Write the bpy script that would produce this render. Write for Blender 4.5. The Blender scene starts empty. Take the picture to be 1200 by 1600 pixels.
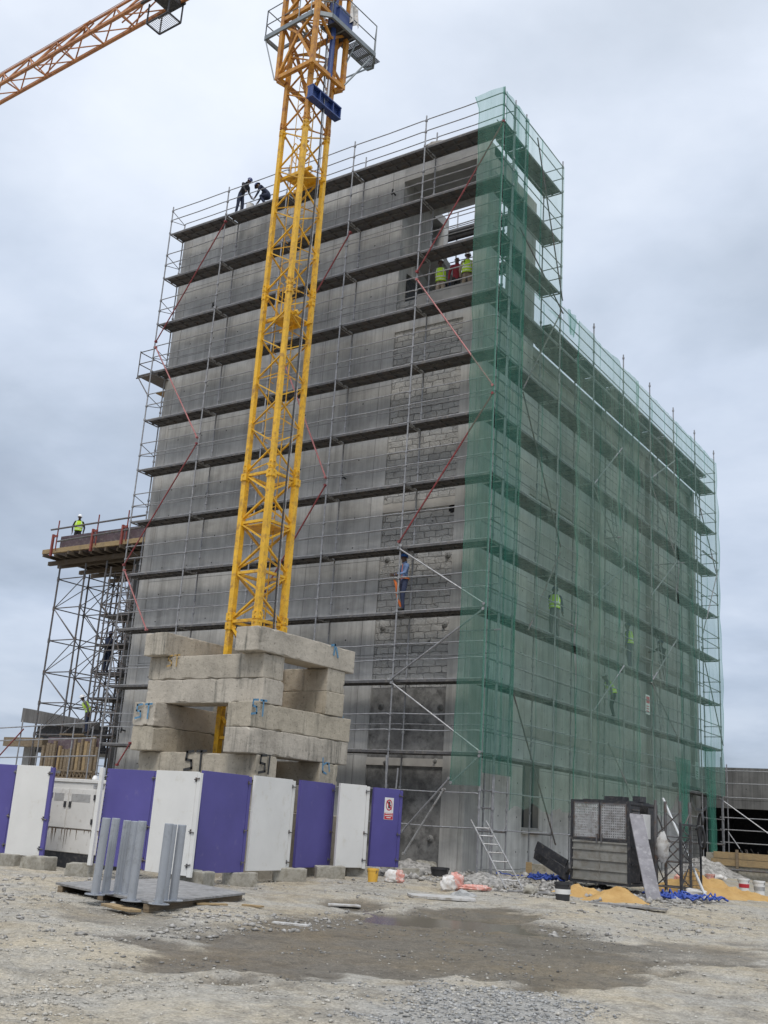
import bpy, bmesh, math, random
import numpy as np
from mathutils import Vector, Matrix, noise, Quaternion
random.seed(7)
C = bpy.context.scene.collection
PI = math.pi
R_ = math.radians

# ------------------------------------------------------------------ camera
CAMPOS = Vector((13.6946, -25.4339, 1.2077))
YAW, PITCH, ROLL, FPX = -0.599, 0.2851, -0.066, 1630.89
cf = Vector((math.cos(PITCH)*math.sin(YAW), math.cos(PITCH)*math.cos(YAW), math.sin(PITCH)))
cr = Vector((math.cos(YAW), -math.sin(YAW), 0))
cd = cf.cross(cr)
r2 = cr*math.cos(ROLL) + cd*math.sin(ROLL)
d2 = -cr*math.sin(ROLL) + cd*math.cos(ROLL)
cam_data = bpy.data.cameras.new('camera')
cam = bpy.data.objects.new('camera', cam_data)
C.objects.link(cam)
m3 = Matrix((r2, -d2, -cf)).transposed()
cam.matrix_world = Matrix.Translation(CAMPOS) @ m3.to_4x4()
cam_data.sensor_fit = 'VERTICAL'
cam_data.sensor_height = 36
cam_data.lens = FPX/1600*36
cam_data.clip_end = 3000
cam_data.clip_start = 0.1
bpy.context.scene.camera = cam

def ray(u, v):
    return r2*((u-600)/FPX) + d2*((v-800)/FPX) + cf
def plane_point(u, v, ax, val):
    d = ray(u, v)
    return CAMPOS + d*((val-CAMPOS[ax])/d[ax])
def onX(u, v, x): return plane_point(u, v, 0, x)
def onY(u, v, y): return plane_point(u, v, 1, y)
def onZ(u, v, z): return plane_point(u, v, 2, z)

# ------------------------------------------------------------------ mesh builder
class MB:
    def __init__(s):
        s.v = []; s.f = []; s.m = []; s.cur = 0
    def add(s, vs, fs):
        b = len(s.v)
        s.v.extend([tuple(p) for p in vs])
        for f in fs:
            s.f.append([b+i for i in f]); s.m.append(s.cur)
        return s
    def box(s, x0, x1, y0, y1, z0, z1):
        vs = [(x, y, z) for x in (x0, x1) for y in (y0, y1) for z in (z0, z1)]
        return s.add(vs, [(0,1,3,2),(4,6,7,5),(0,4,5,1),(2,3,7,6),(0,2,6,4),(1,5,7,3)])
    def obox(s, c, ax, ay, az):
        c, ax, ay, az = Vector(c), Vector(ax), Vector(ay), Vector(az)
        vs = [c+ax*i+ay*j+az*k for i in (-1,1) for j in (-1,1) for k in (-1,1)]
        return s.add(vs, [(0,1,3,2),(4,6,7,5),(0,4,5,1),(2,3,7,6),(0,2,6,4),(1,5,7,3)])
    def bar(s, p, q, w, h=None, up=(0,0,1)):
        p, q = Vector(p), Vector(q); h = h or w
        d = (q-p); L = d.length
        if L < 1e-6: return s
        d /= L; u = Vector(up)
        if abs(d.dot(u)) > .98: u = Vector((1,0,0)) if abs(d.x) < .9 else Vector((0,1,0))
        a = d.cross(u).normalized(); b = a.cross(d)
        return s.obox((p+q)/2, d*L/2, a*w/2, b*h/2)
    def tube(s, p, q, r, n=6, r1=None):
        p, q = Vector(p), Vector(q); r1 = r if r1 is None else r1
        d = (q-p)
        if d.length < 1e-6: return s
        d.normalize(); u = Vector((0,0,1)) if abs(d.z) < .95 else Vector((1,0,0))
        a = d.cross(u).normalized(); b = d.cross(a)
        vs = []
        for c, rr in ((p, r), (q, r1)):
            for i in range(n):
                t = 2*PI*i/n; vs.append(c + a*math.cos(t)*rr + b*math.sin(t)*rr)
        fs = [(i, (i+1) % n, n+(i+1) % n, n+i) for i in range(n)]
        fs += [tuple(range(n))[::-1], tuple(range(n, 2*n))]
        return s.add(vs, fs)
    def path(s, pts, r, n=6):
        pts = [Vector(p) for p in pts]; vs = []; prev = None
        for k, p in enumerate(pts):
            d = (pts[min(k+1, len(pts)-1)] - pts[max(k-1, 0)]).normalized()
            u = prev if prev is not None else (Vector((0,0,1)) if abs(d.z) < .9 else Vector((1,0,0)))
            a = d.cross(u).normalized(); b = a.cross(d).normalized(); prev = b
            for i in range(n):
                t = 2*PI*i/n; vs.append(p + a*math.cos(t)*r + b*math.sin(t)*r)
        fs = []
        for k in range(len(pts)-1):
            fs += [(k*n+i, k*n+(i+1) % n, (k+1)*n+(i+1) % n, (k+1)*n+i) for i in range(n)]
        fs += [tuple(range(n))[::-1], tuple(range((len(pts)-1)*n, len(pts)*n))]
        return s.add(vs, fs)
    def lathe(s, c, prof, n=16):
        c = Vector(c); vs = []
        for r, z in prof:
            for i in range(n):
                t = 2*PI*i/n; vs.append(c + Vector((math.cos(t)*r, math.sin(t)*r, z)))
        fs = []
        for k in range(len(prof)-1):
            fs += [(k*n+i, k*n+(i+1) % n, (k+1)*n+(i+1) % n, (k+1)*n+i) for i in range(n)]
        fs += [tuple(range(n))[::-1], tuple(range((len(prof)-1)*n, len(prof)*n))]
        return s.add(vs, fs)
    def slab(s, poly, off):
        poly = [Vector(p) for p in poly]; off = Vector(off); n = len(poly)
        vs = poly + [p+off for p in poly]
        fs = [tuple(range(n))[::-1], tuple(range(n, 2*n))] + [(i, (i+1) % n, n+(i+1) % n, n+i) for i in range(n)]
        return s.add(vs, fs)
    def grid(s, fn, nu, nv):
        vs = [fn(i/nu, j/nv) for j in range(nv+1) for i in range(nu+1)]
        w = nu+1
        return s.add(vs, [(j*w+i, j*w+i+1, (j+1)*w+i+1, (j+1)*w+i) for j in range(nv) for i in range(nu)])
    def build(s, name, mats, parent=None, smooth=False, bevel=0, local=False, solid=0):
        me = bpy.data.meshes.new(name)
        off = Vector((0,0,0))
        if parent is not None and not local:
            o = parent
            while o is not None:
                off += o.location; o = o.parent
        vs = [(p[0]-off.x, p[1]-off.y, p[2]-off.z) for p in s.v]
        me.from_pydata(vs, [], s.f)
        mats = mats if isinstance(mats, (list, tuple)) else [mats]
        for m in mats: me.materials.append(m)
        if len(mats) > 1: me.polygons.foreach_set('material_index', s.m)
        bm = bmesh.new(); bm.from_mesh(me); bmesh.ops.recalc_face_normals(bm, faces=bm.faces); bm.to_mesh(me); bm.free()
        if smooth:
            me.polygons.foreach_set('use_smooth', [True]*len(me.polygons))
        me.update()
        o = bpy.data.objects.new(name, me); C.objects.link(o)
        if parent is not None: o.parent = parent
        if bevel:
            b = o.modifiers.new('edge', 'BEVEL'); b.width = bevel; b.segments = 2; b.limit_method = 'ANGLE'
        if solid:
            b = o.modifiers.new('thick', 'SOLIDIFY'); b.thickness = solid
        return o

def thing(name, label, cat, loc=(0,0,0), group=None):
    o = bpy.data.objects.new(name, None); C.objects.link(o)
    o.location = loc; o.empty_display_size = .2
    o['label'] = label; o['category'] = cat
    if group: o['group'] = group
    return o
def tag(o, label, cat, group=None):
    o['label'] = label; o['category'] = cat
    if group: o['group'] = group
    return o
def struct(o):
    o['kind'] = 'structure'; return o
def dup(root, loc, rotz=None, label=None):
    r = root.copy(); C.objects.link(r); r.location = loc
    if rotz is not None: r.rotation_euler = (0, 0, rotz)
    if label: r['label'] = label
    for ch in list(root.children):
        c = ch.copy(); C.objects.link(c); c.parent = r
        for g in list(ch.children):
            d = g.copy(); C.objects.link(d); d.parent = c
    return r

# ------------------------------------------------------------------ materials
class NT:
    """tiny node helper"""
    def __init__(s, name):
        s.mat = bpy.data.materials.new(name); s.mat.use_nodes = True
        s.t = s.mat.node_tree; s.t.nodes.clear()
        s.out = s.n('ShaderNodeOutputMaterial')
    def n(s, typ, **kw):
        nd = s.t.nodes.new(typ)
        for k, v in kw.items(): setattr(nd, k, v)
        return nd
    def l(s, a, b): s.t.links.new(a, b)
    def val(s, sock, v):
        if hasattr(v, 'is_output') or isinstance(v, bpy.types.NodeSocket): s.l(v, sock)
        else: sock.default_value = v
    def coord(s, kind='Object', scale=(1,1,1), loc=(0,0,0)):
        mp = s.n('ShaderNodeMapping'); mp.inputs['Scale'].default_value = scale; mp.inputs['Location'].default_value = loc
        if kind == 'World':
            g = s.n('ShaderNodeNewGeometry'); s.l(g.outputs['Position'], mp.inputs['Vector'])
        else:
            g = s.n('ShaderNodeTexCoord'); s.l(g.outputs[kind], mp.inputs['Vector'])
        return mp.outputs[0]
    def noise(s, vec, scale, detail=4, rough=.55, dist=0):
        nd = s.n('ShaderNodeTexNoise'); s.l(vec, nd.inputs['Vector'])
        nd.inputs['Scale'].default_value = scale; nd.inputs['Detail'].default_value = detail
        nd.inputs['Roughness'].default_value = rough; nd.inputs['Distortion'].default_value = dist
        return nd.outputs['Fac']
    def ramp(s, fac, stops):
        nd = s.n('ShaderNodeValToRGB'); s.l(fac, nd.inputs[0]); e = nd.color_ramp.elements
        while len(e) < len(stops): e.new(.5)
        for k, (p, c) in enumerate(stops):
            e[k].position = p
            e[k].color = (c, c, c, 1) if isinstance(c, (int, float)) else (*c, 1)
        return nd.outputs[0]
    def mix(s, fac, a, b, mode='MIX'):
        nd = s.n('ShaderNodeMix', data_type='RGBA', blend_type=mode)
        s.val(nd.inputs[0], fac)
        for k, v in ((6, a), (7, b)):
            if isinstance(v, (tuple, list)): v = (*v, 1) if len(v) == 3 else v
            s.val(nd.inputs[k], v)
        return nd.outputs[2]
    def math(s, op, a, b=0.0, c=0.0):
        nd = s.n('ShaderNodeMath', operation=op)
        s.val(nd.inputs[0], a); s.val(nd.inputs[1], b); s.val(nd.inputs[2], c)
        return nd.outputs[0]
    def bsdf(s, col, rough=.7, metal=0, height=None, bump=.3, dist=.02, spec=.5):
        b = s.n('ShaderNodeBsdfPrincipled')
        if isinstance(col, (tuple, list)): col = (*col, 1) if len(col) == 3 else col
        s.val(b.inputs['Base Color'], col); s.val(b.inputs['Roughness'], rough); s.val(b.inputs['Metallic'], metal)
        b.inputs['Specular IOR Level'].default_value = spec
        if height is not None:
            bp = s.n('ShaderNodeBump'); bp.inputs['Strength'].default_value = bump; bp.inputs['Distance'].default_value = dist
            s.l(height, bp.inputs['Height']); s.l(bp.outputs[0], b.inputs['Normal'])
        s.l(b.outputs[0], s.out.inputs[0])
        return b

def simple(name, col, rough=.6, metal=0, var=.18, scale=3, dirt=None, dirt_amt=.0, bump=.15, bscale=40, spec=.5, kind='Object'):
    t = NT(name); v = t.coord(kind)
    oi = t.n('ShaderNodeObjectInfo')
    add = t.n('ShaderNodeVectorMath', operation='ADD'); t.l(v, add.inputs[0])
    sc = t.n('ShaderNodeVectorMath', operation='SCALE'); cb = t.n('ShaderNodeCombineXYZ')
    t.l(oi.outputs['Random'], cb.inputs[0]); t.l(oi.outputs['Random'], cb.inputs[2])
    t.l(cb.outputs[0], sc.inputs[0]); sc.inputs[3].default_value = 37
    t.l(sc.outputs[0], add.inputs[1]); v = add.outputs[0]
    n1 = t.noise(v, scale, 5, .6)
    k = t.ramp(n1, [(.25, 1-var), (.75, 1+var*.6)])
    c = t.mix(1.0, (*col, 1), k, 'MULTIPLY')
    if dirt:
        n2 = t.noise(v, scale*2.3, 6, .7)
        f = t.ramp(n2, [(.62-dirt_amt*.4, 0.0), (.8-dirt_amt*.3, 1.0)])
        c = t.mix(f, c, (*dirt, 1))
    nb = t.noise(v, bscale, 3, .6)
    t.bsdf(c, rough, metal, nb, bump, .01, spec)
    return t.mat

def swizzle(t, vec, order):
    sp = t.n('ShaderNodeSeparateXYZ'); t.l(vec, sp.inputs[0])
    cb = t.n('ShaderNodeCombineXYZ')
    for k, a in enumerate(order):
        if a: t.l(sp.outputs['XYZ'.index(a)], cb.inputs[k])
    return cb.outputs[0]

def concrete_wall(name, base, streak=.35, plane='x', seam=True):
    t = NT(name); v = t.coord('World')
    blot = t.ramp(t.noise(v, .35, 6, .62), [(.3, .72), (.5, .95), (.72, 1.16)])
    mid = t.ramp(t.noise(v, 1.9, 6, .65), [(.3, .86), (.7, 1.1)])
    vs = t.coord('World', (4.2, 4.2, .13))
    st = t.ramp(t.noise(vs, 1.0, 5, .62, .3), [(.32, 1-streak), (.52, 1.0), (.7, 1+streak*.25)])
    vs2 = t.coord('World', (13, 13, .3), (3, 1, 0))
    st2 = t.ramp(t.noise(vs2, 1.0, 3, .6), [(.35, 1-streak*.7), (.55, 1.0)])
    c = t.mix(1, (*base, 1), blot, 'MULTIPLY'); c = t.mix(1, c, mid, 'MULTIPLY')
    c = t.mix(1, c, st, 'MULTIPLY'); c = t.mix(1, c, st2, 'MULTIPLY')
    h = t.noise(v, 14, 5, .6)
    if seam:
        w = swizzle(t, v, ('X' if plane == 'x' else 'Y', 'Z', None))
        br = t.n('ShaderNodeTexBrick'); t.l(w, br.inputs['Vector'])
        br.inputs['Scale'].default_value = 1; br.inputs['Brick Width'].default_value = 2.44; br.inputs['Row Height'].default_value = 3.0
        br.inputs['Mortar Size'].default_value = .014; br.inputs['Mortar Smooth'].default_value = .2; br.offset = 0
        br.inputs['Color1'].default_value = (1,1,1,1); br.inputs['Color2'].default_value = (.93,.93,.93,1); br.inputs['Mortar'].default_value = (.42,.42,.42,1)
        c = t.mix(.8, c, br.outputs['Color'], 'MULTIPLY')
    if seam:
        w2 = swizzle(t, v, ('X' if plane == 'x' else 'Y', 'Z', None)); sv = t.n('ShaderNodeSeparateXYZ'); t.l(w2, sv.inputs[0])
        fx = t.math('SUBTRACT', t.math('FRACT', t.math('DIVIDE', sv.outputs[0], 1.22)), .5); fy = t.math('SUBTRACT', t.math('FRACT', t.math('DIVIDE', sv.outputs[1], 1.0)), .5)
        dd = t.math('SQRT', t.math('ADD', t.math('MULTIPLY', t.math('MULTIPLY', fx, fx), 1.49), t.math('MULTIPLY', fy, fy)))
        c = t.mix(t.math('LESS_THAN', dd, .026), c, (.06, .06, .06, 1))
        pt = t.ramp(t.noise(t.coord('World', (.55, .55, 1.6), (4, 4, 4)), 1.2, 2, .3), [(.60, 0.0), (.625, .35)])
        c = t.mix(pt, c, t.mix(1, c, (.74, .74, .74, 1), 'MULTIPLY'))
    # pale lime runs
    rf = t.ramp(t.noise(t.coord('World', (5.2, 5.2, .3), (9, 4, 2)), 1, 4, .7), [(.66, 0.0), (.78, .4)])
    c = t.mix(rf, c, (.42, .41, .39, 1))
    t.bsdf(c, .85, 0, h, .25, .02, .3)
    return t.mat

def blockwork(name):
    t = NT(name); v = t.coord('World')
    w0 = t.n('ShaderNodeTexNoise'); t.l(v, w0.inputs['Vector']); w0.inputs['Scale'].default_value = 3.5
    sub = t.n('ShaderNodeVectorMath', operation='MULTIPLY_ADD'); t.l(w0.outputs['Color'], sub.inputs[0]); sub.inputs[1].default_value = (.18, 0, .11); t.l(v, sub.inputs[2])
    w = swizzle(t, sub.outputs[0], ('X', 'Z', None))
    br = t.n('ShaderNodeTexBrick'); t.l(w, br.inputs['Vector'])
    br.inputs['Scale'].default_value = 1; br.inputs['Brick Width'].default_value = .42; br.inputs['Row Height'].default_value = .21
    br.inputs['Mortar Size'].default_value = .013; br.inputs['Mortar Smooth'].default_value = .6; br.inputs['Bias'].default_value = -.1
    br.inputs['Color1'].default_value = (.50,.49,.465,1); br.inputs['Color2'].default_value = (.32,.315,.305,1); br.inputs['Mortar'].default_value = (.225,.22,.212,1)
    blot = t.ramp(t.noise(v, .9, 6, .65), [(.3, .72), (.7, 1.18)])
    c = t.mix(1, br.outputs['Color'], blot, 'MULTIPLY')
    sm = t.ramp(t.noise(v, 3.4, 7, .75), [(.44, 0.0), (.58, .8)])
    c = t.mix(sm, c, (.42, .41, .39, 1))      # mortar smeared over the blocks
    ye = t.ramp(t.noise(t.coord('World', (1,1,1), (5,2,8)), .7, 4, .6), [(.6, 0.0), (.75, .35)])
    c = t.mix(ye, c, (.36, .31, .2, 1))
    h = t.math('SUBTRACT', t.noise(v, 9, 6, .7), t.math('MULTIPLY', br.outputs['Fac'], 1.2))
    ho = t.ramp(t.noise(t.coord('World', (1,1,1), (7,7,7)), 5.5, 4, .6), [(.66, 0.0), (.7, .85)])
    c = t.mix(ho, c, (.09, .088, .085, 1))
    t.bsdf(c, .92, 0, h, 1.0, .08, .2)
    return t.mat

M = {}
M['wall_front'] = concrete_wall('wall_front', (.46, .455, .44), .2, 'x')
M['wall_side'] = concrete_wall('wall_side', (.62, .61, .59), .2, 'y')
M['column'] = concrete_wall('column_concrete', (.43, .42, .40), .22, 'x', False)
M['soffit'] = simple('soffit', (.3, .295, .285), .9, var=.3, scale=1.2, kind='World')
M['block'] = blockwork('blockwork')
M['render'] = simple('rough_render', (.24, .235, .225), .95, var=.45, scale=1.3, bump=.9, bscale=9, dirt=(.09,.088,.085), dirt_amt=.5, kind='World')
M['lintel'] = simple('lintel', (.42, .4, .37), .9, var=.25, scale=2, kind='World')
M['deck_steel'] = simple('deck_steel', (.105, .103, .107), .7, .1, var=.35, scale=2.2, dirt=(.12,.09,.07), dirt_amt=.35)
M['deck_rim'] = simple('deck_rim', (.10, .098, .10), .6, .1, var=.3, scale=4, dirt=(.2,.18,.16), dirt_amt=.3)
M['deck_edge'] = simple('deck_edge', (.42, .42, .42), .5, .3, var=.3, scale=4, dirt=(.2,.18,.16), dirt_amt=.4)
M['galv'] = simple('galvanised', (.3, .3, .31), .5, .45, var=.3, scale=5, dirt=(.5,.49,.47), dirt_amt=.25)
M['galv_dark'] = simple('galvanised_dark', (.15, .15, .155), .55, .4, var=.35, scale=4, dirt=(.14,.09,.06), dirt_amt=.4)
M['red'] = simple('red_paint', (.26, .04, .045), .5, var=.35, scale=5, dirt=(.14,.06,.05), dirt_amt=.4)
M['pink'] = simple('faded_red', (.42, .13, .13), .55, var=.3, scale=5, dirt=(.3,.2,.18), dirt_amt=.4)
M['yellow'] = simple('yellow_paint', (.76, .43, .025), .42, var=.24, scale=2.2, dirt=(.33,.17,.04), dirt_amt=.36, bump=.05)
M['orange'] = simple('orange_paint', (.56, .26, .035), .5, var=.25, scale=2.2, dirt=(.25,.09,.03), dirt_amt=.42)
M['jib'] = simple('jib_paint', (.46, .19, .06), .5, var=.25, scale=2.2, dirt=(.2,.07,.03), dirt_amt=.4)
M['grey_steel'] = simple('grey_steel', (.2, .225, .235), .5, .2, var=.2, scale=4)
M['blue'] = simple('blue_paint', (.03, .06, .2), .4, var=.2, scale=3)
M['chrome'] = simple('chrome', (.7, .7, .7), .15, 1, var=.05)
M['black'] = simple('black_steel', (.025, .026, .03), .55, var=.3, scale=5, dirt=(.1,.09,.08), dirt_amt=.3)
M['rubber'] = simple('rubber', (.03, .03, .032), .6)
M['purple'] = simple('purple_paint', (.088, .076, .27), .45, var=.13, scale=1.5, dirt=(.16,.14,.3), dirt_amt=.02, bump=.05)
M['white_panel'] = simple('white_panel', (.68, .67, .64), .5, var=.08, scale=1.3, dirt=(.56,.53,.46), dirt_amt=.1, bump=.05)
M['white'] = simple('white_plastic', (.72, .71, .69), .45, var=.1)
M['sign_red'] = simple('sign_red', (.5, .03, .045), .45, var=.1)
M['wood'] = None
M['cloth_white'] = simple('white_bag', (.62, .6, .57), .8, var=.3, scale=5, dirt=(.4,.3,.22), dirt_amt=.3)
M['bag_pink'] = simple('pink_bag', (.6, .25, .2), .7, var=.35, scale=6, dirt=(.6,.55,.5), dirt_amt=.4)
M['rope_blue'] = simple('blue_rope', (.03, .07, .33), .6, var=.3, scale=12)
M['tile'] = simple('pale_slab', (.5, .49, .47), .8, var=.25, scale=3, dirt=(.25,.22,.18), dirt_amt=.4)
M['pipe_grey'] = simple('grey_painted_pipe', (.37, .39, .42), .3, .35, var=.1, scale=2, dirt=(.24,.25,.26), dirt_amt=.2, bump=.03)
M['yellow_plastic'] = simple('yellow_plastic', (.72, .42, .06), .5, var=.15)
M['glass'] = simple('dark_glass', (.04, .05, .055), .08)
M['hole'] = simple('dark_interior', (.02, .02, .022), .9)

def wood_mat(name, c1, c2, axis=(1,1,1)):
    t = NT(name); v = t.coord('Object', axis)
    oi = t.n('ShaderNodeObjectInfo'); ad = t.n('ShaderNodeVectorMath', operation='ADD')
    t.l(v, ad.inputs[0]); t.l(oi.outputs['Random'], ad.inputs[1])
    n = t.noise(ad.outputs[0], 4, 6, .65, 1.2)
    c = t.mix(t.ramp(n, [(.3, 0.0), (.7, 1.0)]), (*c1, 1), (*c2, 1))
    n2 = t.noise(t.coord('Object'), 3, 5, .7)
    c = t.mix(t.ramp(n2, [(.5, 0.0), (.75, .6)]), c, (.12, .11, .1, 1))
    t.bsdf(c, .85, 0, n, .3, .01, .2); return t.mat
M['wood'] = wood_mat('weathered_timber', (.12,.09,.06), (.30,.235,.16), (1,1,12))
M['wood_h'] = wood_mat('timber_plank', (.26,.18,.095), (.4,.3,.17), (1,9,12))
M['wood_shaded'] = wood_mat('shaded_timber', (.06,.045,.032), (.14,.11,.08), (1,1,12))  # timber colour darkened for the shade beneath the formwork deck
M['ply'] = wood_mat('plywood', (.33,.2,.08), (.42,.27,.12), (2,2,2))
M['ply_grey'] = wood_mat('wet_plywood', (.16,.155,.15), (.33,.32,.31), (1.5,1.5,1))
M['plum'] = simple('film_faced_board', (.11, .075, .085), .6, var=.3, scale=3, dirt=(.2,.17,.16), dirt_amt=.3)

def ballast_mat():
    t = NT('ballast_concrete'); v = t.coord('Object')
    oi = t.n('ShaderNodeObjectInfo'); ad = t.n('ShaderNodeVectorMath', operation='ADD')
    cb = t.n('ShaderNodeCombineXYZ'); t.l(t.math('MULTIPLY', oi.outputs['Random'], 50), cb.inputs[0]); t.l(v, ad.inputs[0]); t.l(cb.outputs[0], ad.inputs[1]); v = ad.outputs[0]
    n1 = t.ramp(t.noise(v, 1.3, 6, .65), [(.28, .68), (.5, 1.0), (.74, 1.22)])
    hue = t.mix(t.ramp(oi.outputs['Random'], [(0, 0.0), (1, 1.0)]), (.40,.355,.28,1), (.43,.39,.33,1))
    c = t.mix(1, hue, n1, 'MULTIPLY')
    # dark water runs from the top edge
    mp = t.n('ShaderNodeMapping'); mp.inputs['Scale'].default_value = (7, 7, .7); t.l(v, mp.inputs['Vector'])
    run = t.ramp(t.noise(mp.outputs[0], 1, 5, .65), [(.5, 0.0), (.66, .75)])
    c = t.mix(t.math('MULTIPLY', run, t.ramp(t.noise(v, .9, 3), [(.42, 0.0), (.62, 1.0)])), c, (.1, .1, .085, 1))
    pit = t.ramp(t.noise(v, 17, 4, .7), [(.3, .55), (.42, 1.0)])
    c = t.mix(1, c, pit, 'MULTIPLY')
    h = t.math('ADD', t.noise(v, 11, 6, .7), t.math('MULTIPLY', pit, .4))
    t.bsdf(c, .92, 0, h, .5, .03, .2); return t.mat
M['ballast'] = ballast_mat()
M['foot_block'] = simple('footing_concrete', (.36, .34, .29), .92, var=.3, scale=4, dirt=(.2,.18,.14), dirt_amt=.45, bump=.6, bscale=25)
M['paint_black'] = simple('black_spray', (.03, .03, .03), .7, var=.3, scale=20)
M['paint_blue'] = simple('blue_spray', (.1, .24, .38), .7, var=.3, scale=20)
M['paint_ochre'] = simple('ochre_spray', (.42, .27, .09), .7, var=.3, scale=20)

def net_mat(name, fac, col=(.24, .44, .36)):
    t = NT(name); v = t.coord('World')
    tr = t.n('ShaderNodeBsdfTransparent'); tr.inputs[0].default_value = (.93, 1, .97, 1)
    df = t.n('ShaderNodeBsdfDiffuse'); tl = t.n('ShaderNodeBsdfTranslucent')
    n1 = t.noise(v, .6, 4, .6)
    cc = t.mix(t.ramp(n1, [(.3, 0.0), (.7, 1.0)]), (*[x*.8 for x in col], 1), (col[0]*1.6+.02, col[1]*1.25, col[2]*1.25, 1))
    t.l(cc, df.inputs[0]); t.l(cc, tl.inputs[0])
    m1 = t.n('ShaderNodeMixShader'); m1.inputs[0].default_value = .5; t.l(df.outputs[0], m1.inputs[1]); t.l(tl.outputs[0], m1.inputs[2])
    # woven bands and slack creases change how open the mesh is
    cre = t.ramp(t.noise(t.coord('World', (3.2, 3.2, .16)), 1, 5, .65, .6), [(.42, 0.0), (.58, .07), (.72, .22)])
    big = t.ramp(t.noise(t.coord('World', (.22, .22, .16), (3,7,1)), 1, 3, .5), [(.3, -.06), (.7, .09)])
    f = t.math('ADD', t.math('ADD', cre, big), fac)
    m2 = t.n('ShaderNodeMixShader'); t.l(f, m2.inputs[0]); t.l(tr.outputs[0], m2.inputs[1]); t.l(m1.outputs[0], m2.inputs[2])
    t.l(m2.outputs[0], t.out.inputs[0])
    return t.mat
M['net'] = net_mat('green_net', .34)
M['net_b'] = net_mat('green_net_worn', .27, (.27, .45, .38))
M['net_c'] = net_mat('green_net_far', .31, (.21, .42, .35))
M['net_first'] = net_mat('green_net_loose', .20)
M['net_front'] = net_mat('green_net_front', .25, (.14, .38, .30))
M['net_thin'] = net_mat('green_net_open', .2)
M['net_dense'] = net_mat('green_net_folded', .32, (.09, .32, .25))

def ground_mat():
    t = NT('site_ground'); v = t.coord('World')
    at = t.n('ShaderNodeVertexColor'); at.layer_name = 'wet'
    sp = t.n('ShaderNodeSeparateColor'); t.l(at.outputs[0], sp.inputs[0])
    wet, stone = sp.outputs[0], sp.outputs[1]
    big = t.noise(v, .28, 6, .62)
    c = t.mix(t.ramp(big, [(.3, 0.0), (.7, 1.0)]), (.36,.305,.22,1), (.48,.42,.32,1))
    gr = t.ramp(t.noise(t.coord('World', (1,1,1), (3,9,0)), .55, 6, .7), [(.40, 0.0), (.58, .85)])
    c = t.mix(gr, c, (.37,.35,.31,1))
    dk_ = t.ramp(t.noise(t.coord('World', (1,1,1), (13,2,0)), 1.1, 7, .72), [(.52, 0.0), (.66, .55)])
    c = t.mix(dk_, c, (.19,.168,.135,1))
    c = t.mix(t.math('MULTIPLY', stone, .6), c, (.34,.335,.32,1))
    n2 = t.ramp(t.noise(v, 6, 6, .72), [(.28, .66), (.5, 1.0), (.72, 1.25)])
    c = t.mix(1, c, n2, 'MULTIPLY')
    vo = t.n('ShaderNodeTexVoronoi'); t.l(v, vo.inputs['Vector']); vo.inputs['Scale'].default_value = 26
    pb = t.ramp(vo.outputs['Distance'], [(.0, 1.25), (.35, 1.0), (.7, .75)])
    c = t.mix(.5, c, pb, 'MULTIPLY')
    tint = t.mix(1, vo.outputs['Color'], (.5,.5,.5,1), 'MIX')
    vo2 = t.n('ShaderNodeTexVoronoi'); t.l(v, vo2.inputs['Vector']); vo2.inputs['Scale'].default_value = 60
    c = t.mix(.5, c, t.ramp(vo2.outputs['Color'], [(.2, .72), (.8, 1.3)]), 'MULTIPLY')
    c = t.mix(t.math('MULTIPLY', wet, .82), c, t.mix(1, c, (.33,.295,.25,1), 'MULTIPLY'))
    h = t.math('ADD', t.math('MULTIPLY', vo.outputs['Distance'], -.8), t.noise(v, 22, 6, .7))
    rg = t.math('SUBTRACT', .95, t.math('MULTIPLY', wet, .45))
    t.bsdf(c, rg, 0, h, .9, .03, .3)
    return t.mat
M['ground'] = ground_mat()

def water_mat():
    t = NT('puddle_water'); v = t.coord('World')
    b = t.bsdf((.13, .11, .08), .2, 0, t.noise(v, 5, 3), .05, .01, .5)
    return t.mat
M['water'] = water_mat()

def stone_mat(name, ca, cb_, kind='World'):
    t = NT(name); v = t.coord(kind)
    vo = t.n('ShaderNodeTexVoronoi'); t.l(v, vo.inputs['Vector']); vo.inputs['Scale'].default_value = 11
    sp = t.n('ShaderNodeSeparateColor'); t.l(vo.outputs['Color'], sp.inputs[0])
    c = t.mix(sp.outputs[0], (*ca, 1), (*cb_, 1))
    c = t.mix(1, c, t.ramp(t.noise(v, 40, 4, .7), [(.3, .8), (.7, 1.15)]), 'MULTIPLY')
    t.bsdf(c, .9, 0, t.noise(v, 60, 3), .3, .01, .3); return t.mat
M['stones'] = stone_mat('loose_stones', (.27,.255,.225), (.5,.47,.41))
M['stones_grey'] = stone_mat('crushed_stone', (.2,.2,.195), (.40,.395,.38))
M['stones_wet'] = stone_mat('wet_stones', (.12,.115,.105), (.3,.29,.27))
M['rubble'] = stone_mat('rubble_stone', (.2,.19,.175), (.42,.4,.37))

def sand_mat():
    t = NT('orange_sand'); v = t.coord('World')
    c = t.mix(t.ramp(t.noise(v, 2.2, 6, .65), [(.3, 0.0), (.7, 1.0)]), (.38,.225,.08,1), (.52,.34,.14,1))
    t.bsdf(c, .95, 0, t.noise(v, 18, 6, .75), .6, .03, .2); return t.mat
M['sand'] = sand_mat()

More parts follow.
